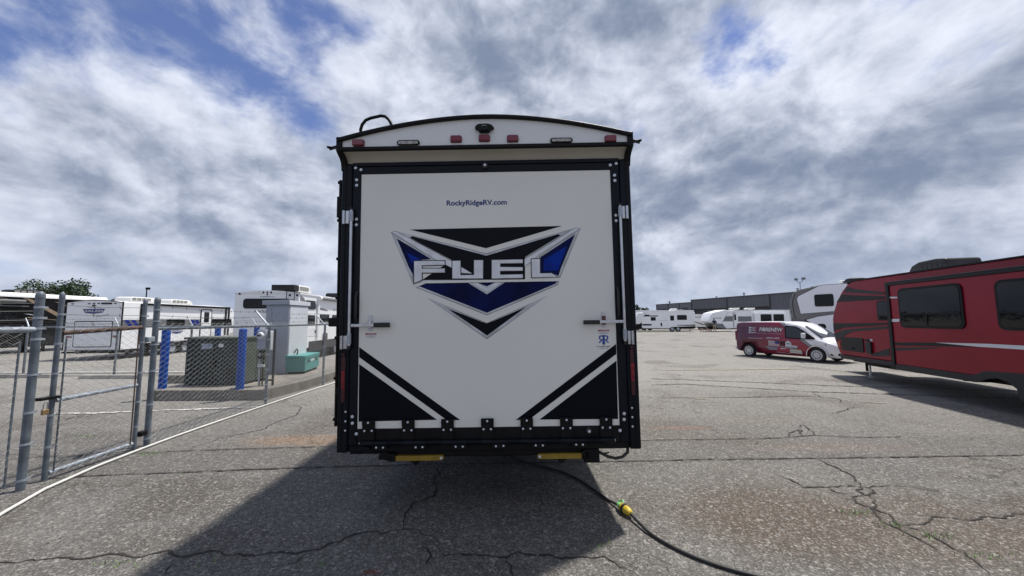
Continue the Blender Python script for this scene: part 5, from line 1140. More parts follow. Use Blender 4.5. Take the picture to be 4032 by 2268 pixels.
MB().prism(lambda a, z, o: (o, a, z), [(-8.0, 2.72), (-8.0, 2.752), (-0.45, 2.752), (-0.24, 2.675), (-0.26, 2.655), (-0.46, 2.72)], -Wd / 2 - 0.02, -Wd / 2 + 0.02).build('roof_trim', BLACK, rt)
for n, m in (('s1', RVCHAR), ('s2', RVBLK), ('s3', RVBLK), ('s4', RVCHAR), ('s5', RVCHAR)):
    pts = [(min(a, 0.50 if n != 's1' else -0.08), z) for a, z in RED_[n]]
    poly_part(PL, rt, pts, m, name='stripe')
window(PL, rt, -1.30, 1.62, -1.75, 2.12, 0.07)
(a, b) = RED_['bay']; o = MB().prism(PL, rrect(a[0], a[1], b[0], b[1], 0.05), 0.002, 0.02).build('baggage_door', RVBLK, rt, bevel=0.006); MB().prism(PL, rrect(-0.32, 0.80, -0.24, 0.86, 0.02), 0.0205, 0.035).build('door_latch', BLACK, o)
(a, b) = RED_['box']; MB().prism(PL, rrect(a[0], a[1], b[0], b[1], 0.02), 0.002, 0.05).build('battery_switch_box', RVCHAR, rt, bevel=0.008)
MB().prism(PL, rrect(-0.80, 1.06, -0.95, 1.11, 0.02), 0.002, 0.03).build('cable_inlet', BLACK, rt); MB().prism(PL, rrect(-0.93, 1.07, -1.03, 1.12, 0.005), 0.002, 0.006).build('sticker', LABELW, rt)
MB().prism(PL, rrect(0.24, 0.78, 0.36, 0.98, 0.01), 0.002, 0.012).build('marker_light', mat('amber_lens', (0.25, 0.05, 0.02), 0.3), rt)
# slide-out
SO = 0.28; PS = lambda a, z, o: (-Wd / 2 - SO - o, a, z)
sb = MB().box(-Wd / 2 - SO, -Wd / 2 + 0.02, -7.6, -2.13, 0.60, 2.455).build('slide_out', RVRED, rt, bevel=0.008)
MB().box(-Wd / 2 - SO - 0.025, -Wd / 2 - 0.001, -2.129, -2.03, 0.47, 2.545).build('slide_flange', RVBLK, sb, bevel=0.008)
MB().box(-Wd / 2 - SO - 0.030, -Wd / 2 - 0.001, -7.6, -2.131, 2.456, 2.545).build('slide_header', RVBLK, sb, bevel=0.008)
MB().box(-Wd / 2 - SO - 0.02, -Wd / 2 - 0.001, -3.95, -2.131, 0.47, 0.598).build('slide_skirt', RVCHAR, sb, bevel=0.006)
MB().prism(PS, [(-3.951, 0.47), (-3.951, 0.61), (-4.14, 0.70), (-4.60, 0.735), (-7.6, 0.74), (-7.6, 0.30), (-4.66, 0.30), (-4.64, 0.47), (-4.50, 0.566), (-4.35, 0.60), (-4.165, 0.56), (-4.04, 0.49)], -0.02, 0.03).build('wheel_skirt', RVCHAR, sb, bevel=0.006)
(a, b) = RED_['win1']; window(PS, sb, a[0], a[1] - .02, b[0], b[1], 0.12, fr=0.05, bars=[(-3.80, 1.76, -2.43, 1.785), (-3.10, 1.52, -3.06, 1.76)])
window(PS, sb, -4.46, 2.34, -5.6, 1.46, 0.12, fr=0.05, bars=[(-5.55, 1.76, -4.51, 1.785)])
for n, m in (('w1', LABELW), ('w2', LABELW), ('k1', RVBLK), ('k2', RVCHAR), ('w3', LABELW)):
    pts = RED_[n]
    if n == 'w3': pts = [(-3.185, 1.165), (-4.237, 1.205), (-6.5, 1.23), (-6.5, 1.15), (-4.04, 1.14)]
    MB().prism(PS, pts, 0.002 + 0.004 * (n == 'w3'), 0.005 + 0.004 * (n == 'w3')).build('stripe', m, sb, smooth=False)
ra = MB().prism(lambda a, z, o: (o, a, z), [(-1.30, 2.78), (-1.32, 2.90), (-1.40, 3.00), (-1.60, 3.075), (-2.05, 3.09), (-2.32, 3.06), (-2.38, 2.78)], -0.46, 0.24).build('air_conditioner', ACBLACK, rt, bevel=0.05, seg=3)
for i in range(5): MB().prism(lambda a, z, o: (-0.46 - o, a, z), [(-1.62 - i * .13, 2.86), (-1.72 - i * .13, 2.86), (-1.72 - i * .13, 3.0), (-1.62 - i * .13, 3.0)], 0.001, 0.004).build('grille', ACBLACK, ra)
jk = MB().tube([(-0.75, -0.15, 0.02), (-0.75, -0.15, 0.55)], 0.028, 10).build('leveling_jack', ZINC, rt); MB().lathe([(0.07, 0.0), (0.07, 0.012)], (-0.75, -0.15, 0.004), (0, 0, 1), 12).build('jack_pad', ZINC, jk)
MB().box(-0.9, -0.55, -1.3, -0.3, 0.36, 0.48).build('chassis_bracket', BLACKM, rt, bevel=0.01); MB().box(-0.5, 0.5, -1.9, 1.3, 0.40, 0.478).build('tongue', BLACKM, rt)
for s in (-0.95, 0.95): MB().box(s - 0.04, s + 0.04, -8, 0.1, 0.43, 0.478).build('chassis_beam', BLACKM, rt)
MB().lathe([(0.05, 0), (0.05, 0.12)], (-1.1, -3.3, 0.40), (0, 0, 1), 10).build('drain_valve', BLACKM, rt)
for y in (-6.0, -6.9):
    for s in (-1, 1): wheel(rt, (s * 0.98, y, 0.33), 0.33, 0.2, s, spokes=False)
    MB().tube([(-0.95, y, .33), (.95, y, .33)], .04, 8).build('axle', BLACKM, rt)
MB().tube([(0, 1.15, 0.02), (0, 1.15, 0.7)], 0.035, 8).build('tongue_jack', BLACKM, rt)

# --- grey and white fifth wheel behind it
az_ = -27.0; rg = Vector((math.cos(R(az_)), -math.sin(R(az_)), 0)); org = Vector((15.9, 19.0, 0)) + rg * 1.2
fw = thing('fifth_wheel_trailer', 'grey and white fifth-wheel trailer towering behind the van', 'trailer', tuple(org), az=az_)
PL = plane_L(2.4)
fout = [(-7.5, 3.40), (-0.003, 3.40), (1.042, 3.22), (1.301, 3.036), (1.47, 2.563), (1.48, 2.037), (1.42, 1.654), (0.885, 1.58), (0.42, 1.30), (0.25, 0.62), (-7.5, 0.55)]
MB().prism(lambda a, z, o: (o, a, z), fout, -1.2, 1.2).build('body_shell', RVDGREY, fw, bevel=0.05)
fwhite = [(-7.4, 3.37), (0.0, 3.37), (1.03, 2.861), (1.09, 2.705), (0.96, 1.93), (-0.44, 2.03), (-7.4, 2.03)]
poly_part(PL, fw, offset_poly(fwhite, 0.02), RVBLK, 0.001, 0.002); poly_part(PL, fw, fwhite, RVWHITE, 0.0035, 0.003, 'side_panel')
poly_part(PL, fw, [(0.84, 1.60), (0.40, 1.33), (0.22, 0.66), (-7.4, 0.58), (-7.4, 1.96), (-0.44, 1.90), (0.2, 1.80)], RVBLK, 0.001, 0.002); poly_part(PL, fw, [(0.74, 1.60), (0.37, 1.34), (0.19, 0.68), (-7.4, 0.60), (-7.4, 1.93), (-0.44, 1.87), (0.2, 1.77)], RVWHITE, 0.0035, 0.003, 'side_panel')
poly_part(PL, fw, [(1.18, 3.05), (1.15, 3.05), (1.30, 2.56), (1.28, 2.04), (1.20, 1.66), (1.23, 1.66), (1.31, 2.04), (1.33, 2.56)], RVBLK)
window(PL, fw, 0.29, 2.29, -0.52, 2.91, 0.09, off=0.007)
poly_part(PL, fw, rrect(0.25, 1.12, -0.12, 1.40, 0.12), RVBLK, 0.008, 0.01, 'hitch_recess')
ac_unit((0.0, -1.05), fw, 0.8, 0.85, 0.27, m=ACBLACK, z=3.42, grille=False); MB().box(-0.4, 0.4, -0.62, -0.45, 3.41, 3.62).build('ac_front', ACWHITE, fw, bevel=0.05)
roof_arch(fw, 2.4, 3.40, 3.44, -7.5, 0.0)
for y in (-4.6, -5.5):
    for s in (-1, 1): wheel(fw, (s * 1.04, y, 0.38), 0.38, 0.22, s, spokes=False)
    MB().tube([(-1, y, .38), (1, y, .38)], .05, 8).build('axle', BLACKM, fw)
for x in (-0.9, 0.9): MB().box(x - 0.06, x + 0.06, -1.3, -1.18, 0.0, 0.6).build('landing_leg', BLACKM, fw)
MB().box(-1.1, 1.1, -7.4, -1.2, 0.44, 0.56).build('underbelly', BLACKM, fw)

# --- distant row
FX0 = 20.4
r1 = thing('travel_trailer', 'white travel trailer parked broadside in the distance, just right of the toy hauler', 'trailer', (FX0, 49.3, 0))
SH = lambda pts: [(a - FX0, max(z + 0.03, 0.0)) for a, z in pts]
PF = plane_B(0.0)
MB().prism(PF, SH(FAR['body']), -2.3, 0.0).build('body_shell', RVWHITE, r1, bevel=0.02)
MB().prism(PF, [(a, z - 0.004) for a, z in SH(FAR['cap'])], -2.25, 0.05).build('nose_cap', RVSHADE, r1, bevel=0.06)
MB().prism(PF, [(-3.0, 2.55), (3.9, 2.53), (3.9, 2.62), (-2.4, 2.65), (-3.0, 2.62)], -2.3, 0.02).build('roof', RVROOF, r1)
for n, m in (('st', RVBLK), ('st2', RVBLK), ('st3', RVBLK)): poly_part(PF, r1, SH(FAR[n]), m)
w_ = SH(FAR['win'])
for i in (0, 2, 4): window(PF, r1, w_[i][0], w_[i][1], w_[i + 1][0], w_[i + 1][1], 0.06, fr=0.04)
h_ = SH(FAR['hatch']); MB().prism(PF, rrect(h_[0][0], h_[0][1], h_[1][0], h_[1][1], 0.02), 0.002, 0.02).build('vent', BLACK, r1)
lettering('e x t r e m e', PF, -1.0, 0.24, 1.43, 1.55, 0.003, RVGREY, r1)
MB().prism(PF, SH(FAR['ac']), -1.4, -0.7).build('air_conditioner', ACWHITE, r1, bevel=0.04)
for x in (0.84, 1.62):
    t_ = MB().lathe([(0.2, -.1), (0.33, -.1), (.36, -.06), (.36, .06), (.33, .1), (.2, .09)], (x, 0.12, 0.36), (0, -1, 0), 20).build('wheel', TYRE, r1); MB().lathe([(0.21, 0.0), (0.21, 0.09), (0.0, 0.1)], (x, 0.12, .36), (0, -1, 0), 16).build('rim', GALVL, t_)
MB().box(-3.6, 3.8, 0.2, 2.1, 0.36, 0.46).build('underbelly', BLACKM, r1)
MB().box(1.7, 3.9, 0.02, 2.2, 0.44, 0.72).build('rear_frame', BLACKM, r1); MB().box(-3.9, -3.2, 0.1, 2.1, 0.40, 1.02).build('front_frame', BLACKM, r1, bevel=0.1)
for x in (-2.6, -2.0, 3.4): MB().tube([(x, 0.5, 0.0), (x, 0.5, 0.4)], 0.04, 8).build('stabiliser', BLACKM, r1)

r2 = thing('travel_trailer', 'long white travel trailer with rounded nose in the distance behind the van', 'trailer', (31.2, 48.6, 0))
SH2 = lambda pts: [(a - 31.2, z + 0.05) for a, z in pts]
MB().prism(PF, SH2(FAR2['body']), -2.3, 0.0).build('body_shell', RVWHITE, r2, bevel=0.05)
MB().prism(PF, SH2(FAR2['belly']), -2.2, 0.012).build('nose_belly', RVGREY, r2)
poly_part(PF, r2, SH2(FAR2['w1']), RVGREY, name='band'); poly_part(PF, r2, [(-1.62, 1.30), (0.15, 1.30), (0.15, 1.99), (-1.62, 1.99)], RVGREY, name='band')
cl = SH2(FAR2['capline']); poly_part(PF, r2, cl + [(a + 0.03, z) for a, z in reversed(cl)], RVGREY, name='seam')
(a, b) = SH2(FAR2['door']); o = MB().prism(PF, [(a[0], b[1]), (b[0], b[1]), (b[0], a[1]), (a[0], a[1])], 0.002, 0.02).build('entry_door', RVBLK, r2); MB().prism(PF, [(a[0] + .06, b[1] + .02), (b[0], b[1] + .02), (b[0], a[1] - .05), (a[0] + .06, a[1] - .05)], 0.021, 0.028).build('door_skin', RVWHITE, o)
(a, b) = SH2(FAR2['doorwin']); MB().prism(PF, rrect(a[0], a[1], b[0], b[1], 0.04), 0.0285, 0.034).build('pane', GLASS, o)
so_ = MB().box(0.35, 4.45, -0.35, -0.001, 0.55, 2.40).build('slide_out', RVWHITE, r2, bevel=0.02)
PFs = plane_B(-0.35)
w_ = SH2(FAR2['w3'])
for i in (0, 2): window(PFs, so_, w_[i][0], w_[i][1], w_[i + 1][0], w_[i + 1][1], 0.08, fr=0.04)
for s_ in ('ac1', 'ac2'): MB().prism(PF, SH2(FAR2[s_]), -1.4, -0.7).build('air_conditioner', ACWHITE, r2, bevel=0.03)
MB().prism(PF, [(-2.5, 2.72), (5.3, 2.75), (5.3, 2.82), (-2.0, 2.80)], -2.3, 0.02).build('roof', RVROOF, r2)
lettering('SALEM', PF, -4.65, -3.8, 1.70, 1.84, 0.004, RVGREY, r2, bold=0.02)
for x in (0.9, 1.7):
    MB().lathe([(0.2, -.1), (0.33, -.1), (.36, -.06), (.36, .06), (.33, .1), (.2, .09)], (x, 0.12, 0.36), (0, -1, 0), 20).build('wheel', TYRE, r2)
MB().box(-5.6, 5.1, 0.2, 2.1, 0.30, 0.42).build('underbelly', BLACKM, r2); MB().box(-5.6, -4.4, 0.4, 1.9, 0.40, 0.60).build('tongue', BLACKM, r2)
MB().tube([(-4.85, 0.7, 0), (-4.85, 0.7, 0.7)], 0.06, 8).build('tongue_jack', BLACKM, r2)
MB().box(5.2, 5.34, 0.0, 2.3, 0.44, 2.70).build('rear_wall', RVSHADE, r2)

r3 = thing('travel_trailer', 'white trailer roof and upper wall rising behind the nearer broadside trailer', 'trailer', (20.6, 55.5, 0))
MB().prism(PF, [(-4.7, 0.5), (-4.9, 2.0), (-4.7, 2.9), (6.6, 2.92), (6.7, 0.5)], -2.4, 0.0).build('body_shell', RVSHADE, r3, bevel=0.06)
MB().prism(PF, [(-4.7, 2.90), (6.65, 2.86), (6.65, 2.98), (-4.7, 3.02)], -2.4, 0.03).build('roof', RVROOF, r3)
poly_part(PF, r3, [(-4.6, 2.45), (-2.8, 2.45), (-2.8, 2.68), (-4.6, 2.72)], RVGREY, name='awning_roll'); MB().box(-4.5, -3.6, 0.4, 1.4, 3.0, 3.25).build('air_conditioner', ACWHITE, r3, bevel=0.05); MB().box(4.6, 5.4, 0.4, 1.2, 2.98, 3.1).build('roof_vent', RVGREY, r3, bevel=0.04)
for x in (-1.9, -0.9, 0.0):
    t_ = MB().lathe([(0.2, -.1), (0.38, -.1), (.38, .1), (.2, .09)], (x, 0.12, 0.38), (0, -1, 0), 18).build('wheel', TYRE, r3); MB().lathe([(0.21, 0.0), (0.21, 0.1), (0.0, 0.1)], (x, 0.12, .38), (0, -1, 0), 16).build('rim', GALVL, t_)
MB().box(-4.5, 6.5, 0.2, 2.1, 0.38, 0.5).build('underbelly', BLACKM, r3)
r4 = thing('travel_trailer', 'small white trailer between the two distant broadside trailers', 'trailer', (29.5, 57, 0))
MB().prism(PF, [(-1.9, 0.45), (-1.75, 2.3), (1.5, 2.3), (1.5, 0.45)], -2.2, 0.0).build('body_shell', RVSHADE, r4, bevel=0.06); MB().prism(PF, [(-1.8, 2.28), (1.5, 2.28), (1.5, 2.36), (-1.7, 2.40)], -2.2, 0.03).build('roof', RVROOF, r4)
window(PF, r4, -0.35, 1.28, 0.5, 1.62, 0.05); poly_part(PF, r4, [(-1.8, 1.3), (-1.5, 1.3), (0.2, 0.75), (-0.3, 0.75)], RVBLK); poly_part(PF, r4, [(-1.8, 1.9), (1.4, 1.9), (1.4, 2.0), (-1.8, 2.0)], RVGREY)
for x in (-0.6, 0.2): MB().lathe([(0.2, -.1), (0.34, -.1), (.34, .1), (.2, .09)], (x, 0.12, 0.34), (0, -1, 0), 18).build('wheel', TYRE, r4)
MB().box(-1.9, 1.4, 0.2, 2.0, 0.36, 0.46).build('underbelly', BLACKM, r4)

rp = thing('wooden_ramp_frame', 'low pinkish wooden slatted ramp frame lying in front of the distant trailers', 'ramp', (24.6, 47.6, 0))
for i in range(6):
    x = -0.55 + i * 0.22; h = 0.50 - i * 0.06
    MB().box(x - 0.03, x + 0.03, -0.03, 0.03, 0, h).build('slat', WOOD, rp)
MB().prism(PF, [(-0.6, 0.48), (-0.6, 0.53), (0.72, 0.20), (0.72, 0.14)], -0.05, 0.05).build('top_board', mat('pink_board', (0.45, 0.30, 0.27), 0.8), rp); MB().prism(PF, [(0.2, 0.55), (0.28, 0.57), (0.75, 0.22), (0.70, 0.17)], -0.12, -0.06).build('brace', mat('pink_board', (0.45, 0.30, 0.27), 0.8), rp)
cu_ = MB().prism(PF, [(27.3, 0.0), (33.5, 0.0), (33.5, 0.14), (27.3, 0.14)], -46.4, -46.2).build('white_curb', LABELW, None)
tag(cu_, 'low white barrier beam on the ground left of the van', 'barrier')


# ------------------------------------------------------------------ person by the distant trailers
def person(loc, az):
    t = thing('person', 'person in navy shirt and khaki trousers standing by the distant trailer hitch, seen from behind', 'person', loc, az)
    J = {}; verts = []; rad = []; edges = []
    def v(n, p, r, parent=None):
        J[n] = len(verts); verts.append(p); rad.append(r)
        if parent: edges.append((J[parent], J[n]))
    v('pelvis', (0, 0, 0.93), 0.15); v('waist', (0, 0.02, 1.08), 0.14, 'pelvis'); v('chest', (0, 0.05, 1.30), 0.165, 'waist'); v('neck', (0, 0.08, 1.50), 0.06, 'chest'); v('head', (0, 0.11, 1.60), 0.085, 'neck'); v('crown', (0, 0.11, 1.72), 0.08, 'head')
    for s, n in ((-1, 'l'), (1, 'r')):
        v('hip' + n, (s * 0.10, 0, 0.86), 0.10, 'pelvis'); v('knee' + n, (s * 0.11, 0.02, 0.48), 0.068, 'hip' + n); v('ank' + n, (s * 0.12, -0.02, 0.09), 0.045, 'knee' + n); v('toe' + n, (s * 0.13, 0.14, 0.04), 0.04, 'ank' + n)
        v('sh' + n, (s * 0.20, 0.05, 1.42), 0.075, 'chest'); v('el' + n, (s * 0.27, 0.08, 1.14), 0.05, 'sh' + n); v('wr' + n, (s * 0.22, 0.28, 1.02), 0.034, 'el' + n); v('palm' + n, (s * 0.21, 0.36, 1.0), 0.035, 'wr' + n)
        for i in range(4): v('f%d' % i + n, (s * (0.235 - 0.018 * i), 0.44 - abs(i - 1.3) * 0.008, 0.975), 0.009, 'palm' + n)
        v('th' + n, (s * 0.165, 0.40, 1.01), 0.010, 'palm' + n)
    me = bpy.data.meshes.new('body'); me.from_pydata(verts, edges, [])
    o = bpy.data.objects.new('body', me); COL.objects.link(o)
    md = o.modifiers.new('skin', 'SKIN'); md2 = o.modifiers.new('sub', 'SUBSURF'); md2.levels = 1; md2.render_levels = 1
    for i, sv in enumerate(me.skin_vertices[0].data): sv.radius = (rad[i], rad[i] * (0.75 if i in (0, 1, 2) else 1.0)); sv.use_root = (i == 0)
    dg = bpy.context.evaluated_depsgraph_get(); dg.update()
    nm = bpy.data.meshes.new_from_object(o.evaluated_get(dg)); bpy.data.objects.remove(o)
    for m in (SKIN, SHIRT, KHAKI, RUBBER): nm.materials.append(m)
    for p in nm.polygons:
        c = p.center; p.use_smooth = True
        p.material_index = 3 if c.z < 0.10 else 2 if c.z < 0.96 and abs(c.x) < 0.2 and c.y < 0.18 else 0 if (c.z > 1.49 or c.y > 0.2) else 1
    b = bpy.data.objects.new('body', nm); COL.objects.link(b); b.parent = t
    hm = MB().lathe([(0.09, 0), (0.095, 0.05), (0.085, 0.10), (0.05, 0.135), (0.0, 0.145)], (0, 0.10, 1.63), (0, 0, 1), 16).build('hair', mat('dark_hair', (0.02, 0.015, 0.012), 0.8), t)
    f = MB()
    for s in (-1, 1): f.lathe([(0.012, 0), (0, 0.008)], (s * 0.032, 0.185, 1.63), (0, 1, 0), 8)
    f.build('eyes', BLACK, t)
    MB().add([(-.015, .19, 1.585), (.015, .19, 1.585), (0, .225, 1.59), (0, .19, 1.635)], [(0, 1, 2), (1, 3, 2), (3, 0, 2)]).build('nose', SKIN, t); MB().box(-.025, .025, .185, .195, 1.555, 1.562).build('mouth', mat('lips', (.3, .12, .1), .6), t)
    for s in (-1, 1): MB().lathe([(0.02, 0), (0.028, 0.01), (0, 0.016)], (s * 0.082, 0.11, 1.60), (s, 0, 0), 8).build('ear', SKIN, t)
    return t


person((24.3 + 1.4, 47.2, 0), 8)

# ------------------------------------------------------------------ van
VS = 0.835
vh = Vector((11.68 - 10.62, 14.35 - 16.65)).normalized()
van = thing('panel_van', 'small panel van wrapped dark red behind and white in front, parked beside the red trailer', 'van')
# local frame: +y forward, +x right; the right wheels stand on the two measured spots
vaz = math.degrees(math.atan2(vh.x, vh.y))
rgt = Vector((math.cos(R(vaz)), -math.sin(R(vaz))))
midw = Vector(((11.68 + 10.62) / 2, (14.35 + 16.65) / 2)) - rgt * (0.80 * VS)
van.location = (midw.x, midw.y, 0); van.rotation_euler = (0, 0, -R(vaz)); van.scale = (VS, VS, VS)


def van_paint():
    m = bpy.data.materials.new('van_wrap'); m.use_nodes = True; k = NT(m.node_tree); b = m.node_tree.nodes['Principled BSDF']
    tc = k.n('ShaderNodeTexCoord'); sp = k.n('ShaderNodeSeparateXYZ'); k.l(tc.outputs['Object'], sp.inputs[0])
    d = k.math('ADD', sp.outputs[1], k.math('MULTIPLY', sp.outputs[2], 1.15))   # diagonal across the door
    nz = k.noise(tc.outputs['Object'], 2.0, 3, 0.5)
    redc = k.mix(k.ramp(k.math('ADD', sp.outputs[1], k.math('MULTIPLY', nz, 0.6)), -1.6, 1.1), (0.085, 0.010, 0.028, 1), (0.27, 0.012, 0.035, 1))
    c = k.mix(k.ramp(d, 2.06, 2.062, smooth=False), redc, (0.02, 0.02, 0.022, 1))
    c = k.mix(k.ramp(d, 2.085, 2.087, smooth=False), c, (0.24, 0.25, 0.25, 1)); c = k.mix(k.ramp(d, 2.24, 2.242, smooth=False), c, (0.03, 0.03, 0.03, 1)); c = k.mix(k.ramp(d, 2.26, 2.262, smooth=False), c, (0.74, 0.75, 0.77, 1))
    c = k.mix(k.ramp(sp.outputs[2], 1.825, 1.835), c, (0.74, 0.75, 0.77, 1))
    k.l(c, b.inputs['Base Color']); b.inputs['Roughness'].default_value = 0.28; b.inputs['Coat Weight'].default_value = 0.4
    return m


# stations: y, (half width, z) points from sill to roof centre
def sec(y, zs, hw, zb, zr, hr, zc=None):
    zc = zc or zr + 0.05
    return [(y, 0.0, zs + 0.02), (y, hw * 0.86, zs), (y, hw * 0.97, zs + 0.10), (y, hw, zs + 0.30), (y, hw * 0.995, zb - 0.06), (y, hw * 0.98, zb), (y, hw * 0.98 - (hw * .98 - hr) * 0.5, zb + (zr - zb) * 0.5), (y, hr + 0.01, zr - 0.07), (y, hr - 0.05, zr), (y, hr * 0.5, zc - 0.012), (y, 0.0, zc)]


ST = [sec(-2.28, 0.42, 0.80, 1.0, 1.66, 0.70, 1.72), sec(-2.22, 0.30, 0.87, 1.02, 1.76, 0.76, 1.82), sec(-1.9, 0.27, 0.91, 1.03, 1.80, 0.79), sec(-0.6, 0.25, 0.915, 1.03, 1.82, 0.80, 1.875), sec(0.35, 0.25, 0.915, 1.02, 1.80, 0.79, 1.87), sec(0.85, 0.25, 0.915, 1.01, 1.72, 0.74, 1.80),
      sec(1.12, 0.25, 0.91, 1.00, 1.56, 0.70, 1.64), sec(1.50, 0.25, 0.905, 0.99, 1.27, 0.72, 1.33), sec(1.78, 0.25, 0.90, 0.95, 1.06, 0.74, 1.10), sec(2.05, 0.25, 0.87, 0.88, 0.97, 0.70, 1.02), sec(2.28, 0.24, 0.80, 0.78, 0.86, 0.62, 0.90), sec(2.42, 0.26, 0.66, 0.62, 0.72, 0.50, 0.75)]
vv = []; ff = []; npt = 2 * len(ST[0]) - 2
for s in ST:
    ring = [(p[1], p[0], p[2]) for p in s] + [(-p[1], p[0], p[2]) for p in reversed(s[1:-1])]
    vv += ring
for i in range(len(ST) - 1):
    for j in range(npt):
        j2 = (j + 1) % npt; ff.append((i * npt + j, i * npt + j2, (i + 1) * npt + j2, (i + 1) * npt + j))
ff.append(tuple(range(npt))); ff.append(tuple((len(ST) - 1) * npt + j for j in range(npt)))
vb = MB().add(vv, ff).build('body', van_paint(), van)
# shape the wheel openings with a cutter
cut = MB()
for y in (-1.555, 1.555): cut.tube([(-1.2, y, 0.33), (1.2, y, 0.33)], 0.395, 28)
cuto = cut.build('wheel_arch_cutter', BLACK, van)
md = vb.modifiers.new('arches', 'BOOLEAN'); md.object = cuto; md.operation = 'DIFFERENCE'; md.solver = 'EXACT'
bpy.context.view_layer.update()
dg = bpy.context.evaluated_depsgraph_get(); dg.update()
nm = bpy.data.meshes.new_from_object(vb.evaluated_get(dg)); vb.modifiers.clear(); vb.data = nm
bpy.data.objects.remove(cuto)
for s in (-1, 1):
    for y in (-1.555, 1.555):
        wheel(van, (s * 0.80, y, 0.33), 0.33, 0.2, s, rimmat=mat('wheel_cover', (0.55, 0.56, 0.56), 0.4, metal=0.2))
        ring = [(s * 0.905, y + 0.41 * math.cos(R(a)), 0.33 + 0.41 * math.sin(R(a))) for a in range(-8, 189, 14)]
        MB().tube(ring, 0.02, 6).build('arch_lip', RVBLK if y < 0 else mat('white_paint', (0.72, 0.73, 0.75), 0.3), van)
MB().box(-0.78, 0.78, -1.2, 1.2, 0.22, 0.30).build('underbody', BLACKM, van)
# glass
def on_side(y, z, o, s=1):
    t = max(0.0, min(1.0, (z - 1.02) / 0.74)); x = 0.897 - 0.10 * t
    return (s * (x + o), y, z)
for s in (1, -1):
    pts = [(0.28, 1.05), (0.24, 1.62), (0.32, 1.66), (0.72, 1.64), (1.05, 1.44), (1.52, 1.10), (1.50, 1.04)]
    fr_ = MB().prism(lambda a, z, o: on_side(a, z, o, s), pts, -0.02, 0.022).build('side_window', BLACK, van)
    MB().prism(lambda a, z, o: on_side(a, z, o, s), [(0.33, 1.10), (0.30, 1.60), (0.70, 1.60), (1.0, 1.42), (1.06, 1.08)], 0.0225, 0.028).build('pane', GLASSB, fr_)
    m_ = MB().box(s * 0.93 if s > 0 else s * 1.10, s * 1.10 if s > 0 else s * 0.93, 1.05, 1.20, 1.08, 1.33).build('wing_mirror', mat('white_paint', (0.72, 0.73, 0.75), 0.3), van, bevel=0.04, seg=3)
    MB().box(s * 0.88 if s > 0 else s * 1.0, s * 1.0 if s > 0 else s * 0.88, 1.10, 1.17, 1.05, 1.10).build('mirror_stalk', BLACK, m_)
    hl = MB().prism(lambda a, z, o: (s * (0.70 + 0.18 * (2.25 - a) / 0.4 + o), a, z), [(1.88, 0.86), (2.05, 0.80), (2.27, 0.70), (2.27, 0.60), (2.10, 0.66), (1.96, 0.74)], -0.08, 0.03).build('headlight', CLEARL, van, bevel=0.015)
    MB().prism(lambda a, z, o: (s * (0.71 + 0.18 * (2.25 - a) / 0.4 + o), a, z), [(1.89, 0.85), (1.96, 0.82), (1.99, 0.74), (1.95, 0.76)], 0.021, 0.032).build('indicator', RED, hl)
    MB().box(s * 0.80 if s > 0 else s * 0.86, s * 0.86 if s > 0 else s * 0.80, -2.29, -2.20, 0.85, 1.35).build('tail_light', RED, van, bevel=0.01)
    MB().prism(lambda a, z, o: (s * (0.66 + 0.12 * (2.4 - a) / .3 + o), a, z), [(2.05, 0.46), (2.40, 0.46), (2.40, 0.36), (2.08, 0.34)], -0.1, 0.06).build('lower_grille', RVBLK, van, bevel=0.02)
wsp = [(-0.64, 1.02, 1.615), (0.64, 1.02, 1.615), (0.70, 1.70, 1.12), (-0.70, 1.70, 1.12)]
nv = Vector((0, 0.56, 0.83))
def slab_quad(q, t0, t1):
    q = [Vector(p) for p in q]; n = (q[1] - q[0]).cross(q[2] - q[1]).normalized(); n = n if n.z > 0 else -n
    return MB().add([p + n * t0 for p in q] + [p + n * t1 for p in q], [(0, 1, 2, 3), (7, 6, 5, 4), (0, 4, 5, 1), (1, 5, 6, 2), (2, 6, 7, 3), (3, 7, 4, 0)])
ws = slab_quad(wsp, -0.03, 0.045).build('windscreen', GLASSB, van)
for x in (-0.35, 0.25): MB().tube([(x, 1.72, 1.14), (x + 0.5, 1.68, 1.19)], 0.012, 5).build('wiper', BLACK, ws)
MB().box(-0.62, 0.62, 2.28, 2.44, 0.26, 0.34).build('front_bumper', RVBLK, van, bevel=0.03); MB().box(-0.45, 0.45, 2.30, 2.43, 0.50, 0.60).build('grille', RVBLK, van, bevel=0.02)
MB().box(-0.80, 0.80, -2.36, -2.24, 0.35, 0.55).build('rear_bumper', mat('white_paint', (0.72, 0.73, 0.75), 0.3), van, bevel=0.03)
MB().tube([(0.0, 0.55, 1.86), (0.0, 0.48, 1.98)], 0.006, 5).build('aerial', BLACK, van)
# lettering and print on the right side (reading towards the front)
VP = lambda a, z, o: on_side(a, z, o, 1) if z > 1.02 else (0.9155 + o, a, z)
FBB = mat('wrap_white', (0.70, 0.70, 0.72), 0.4)
lettering('FIBRENEW', VP, -0.98, 0.18, 1.36, 1.55, 0.010, mat('wrap_dark_red', (0.05, 0.006, 0.015), 0.4), van, bold=0.09, shear=0.15, depth=0.004); lettering('FIBRENEW', VP, -0.965, 0.165, 1.365, 1.545, 0.018, FBB, van, bold=0.02, shear=0.15, depth=0.004)
for i, w__ in enumerate(('Repair', 'Re-Dye', 'Restore')):
    z = 1.49 - i * 0.12; o = MB().prism(VP, [(-1.52, z), (-1.42, z), (-1.42, z + .085), (-1.52, z + .085)], 0.006, 0.012).build('tick_box', SILVER, van); lettering(w__, VP, -1.39, -1.16 + .04 * (i == 2), z + 0.01, z + 0.07, 0.008, FBB, van, bold=0.02)
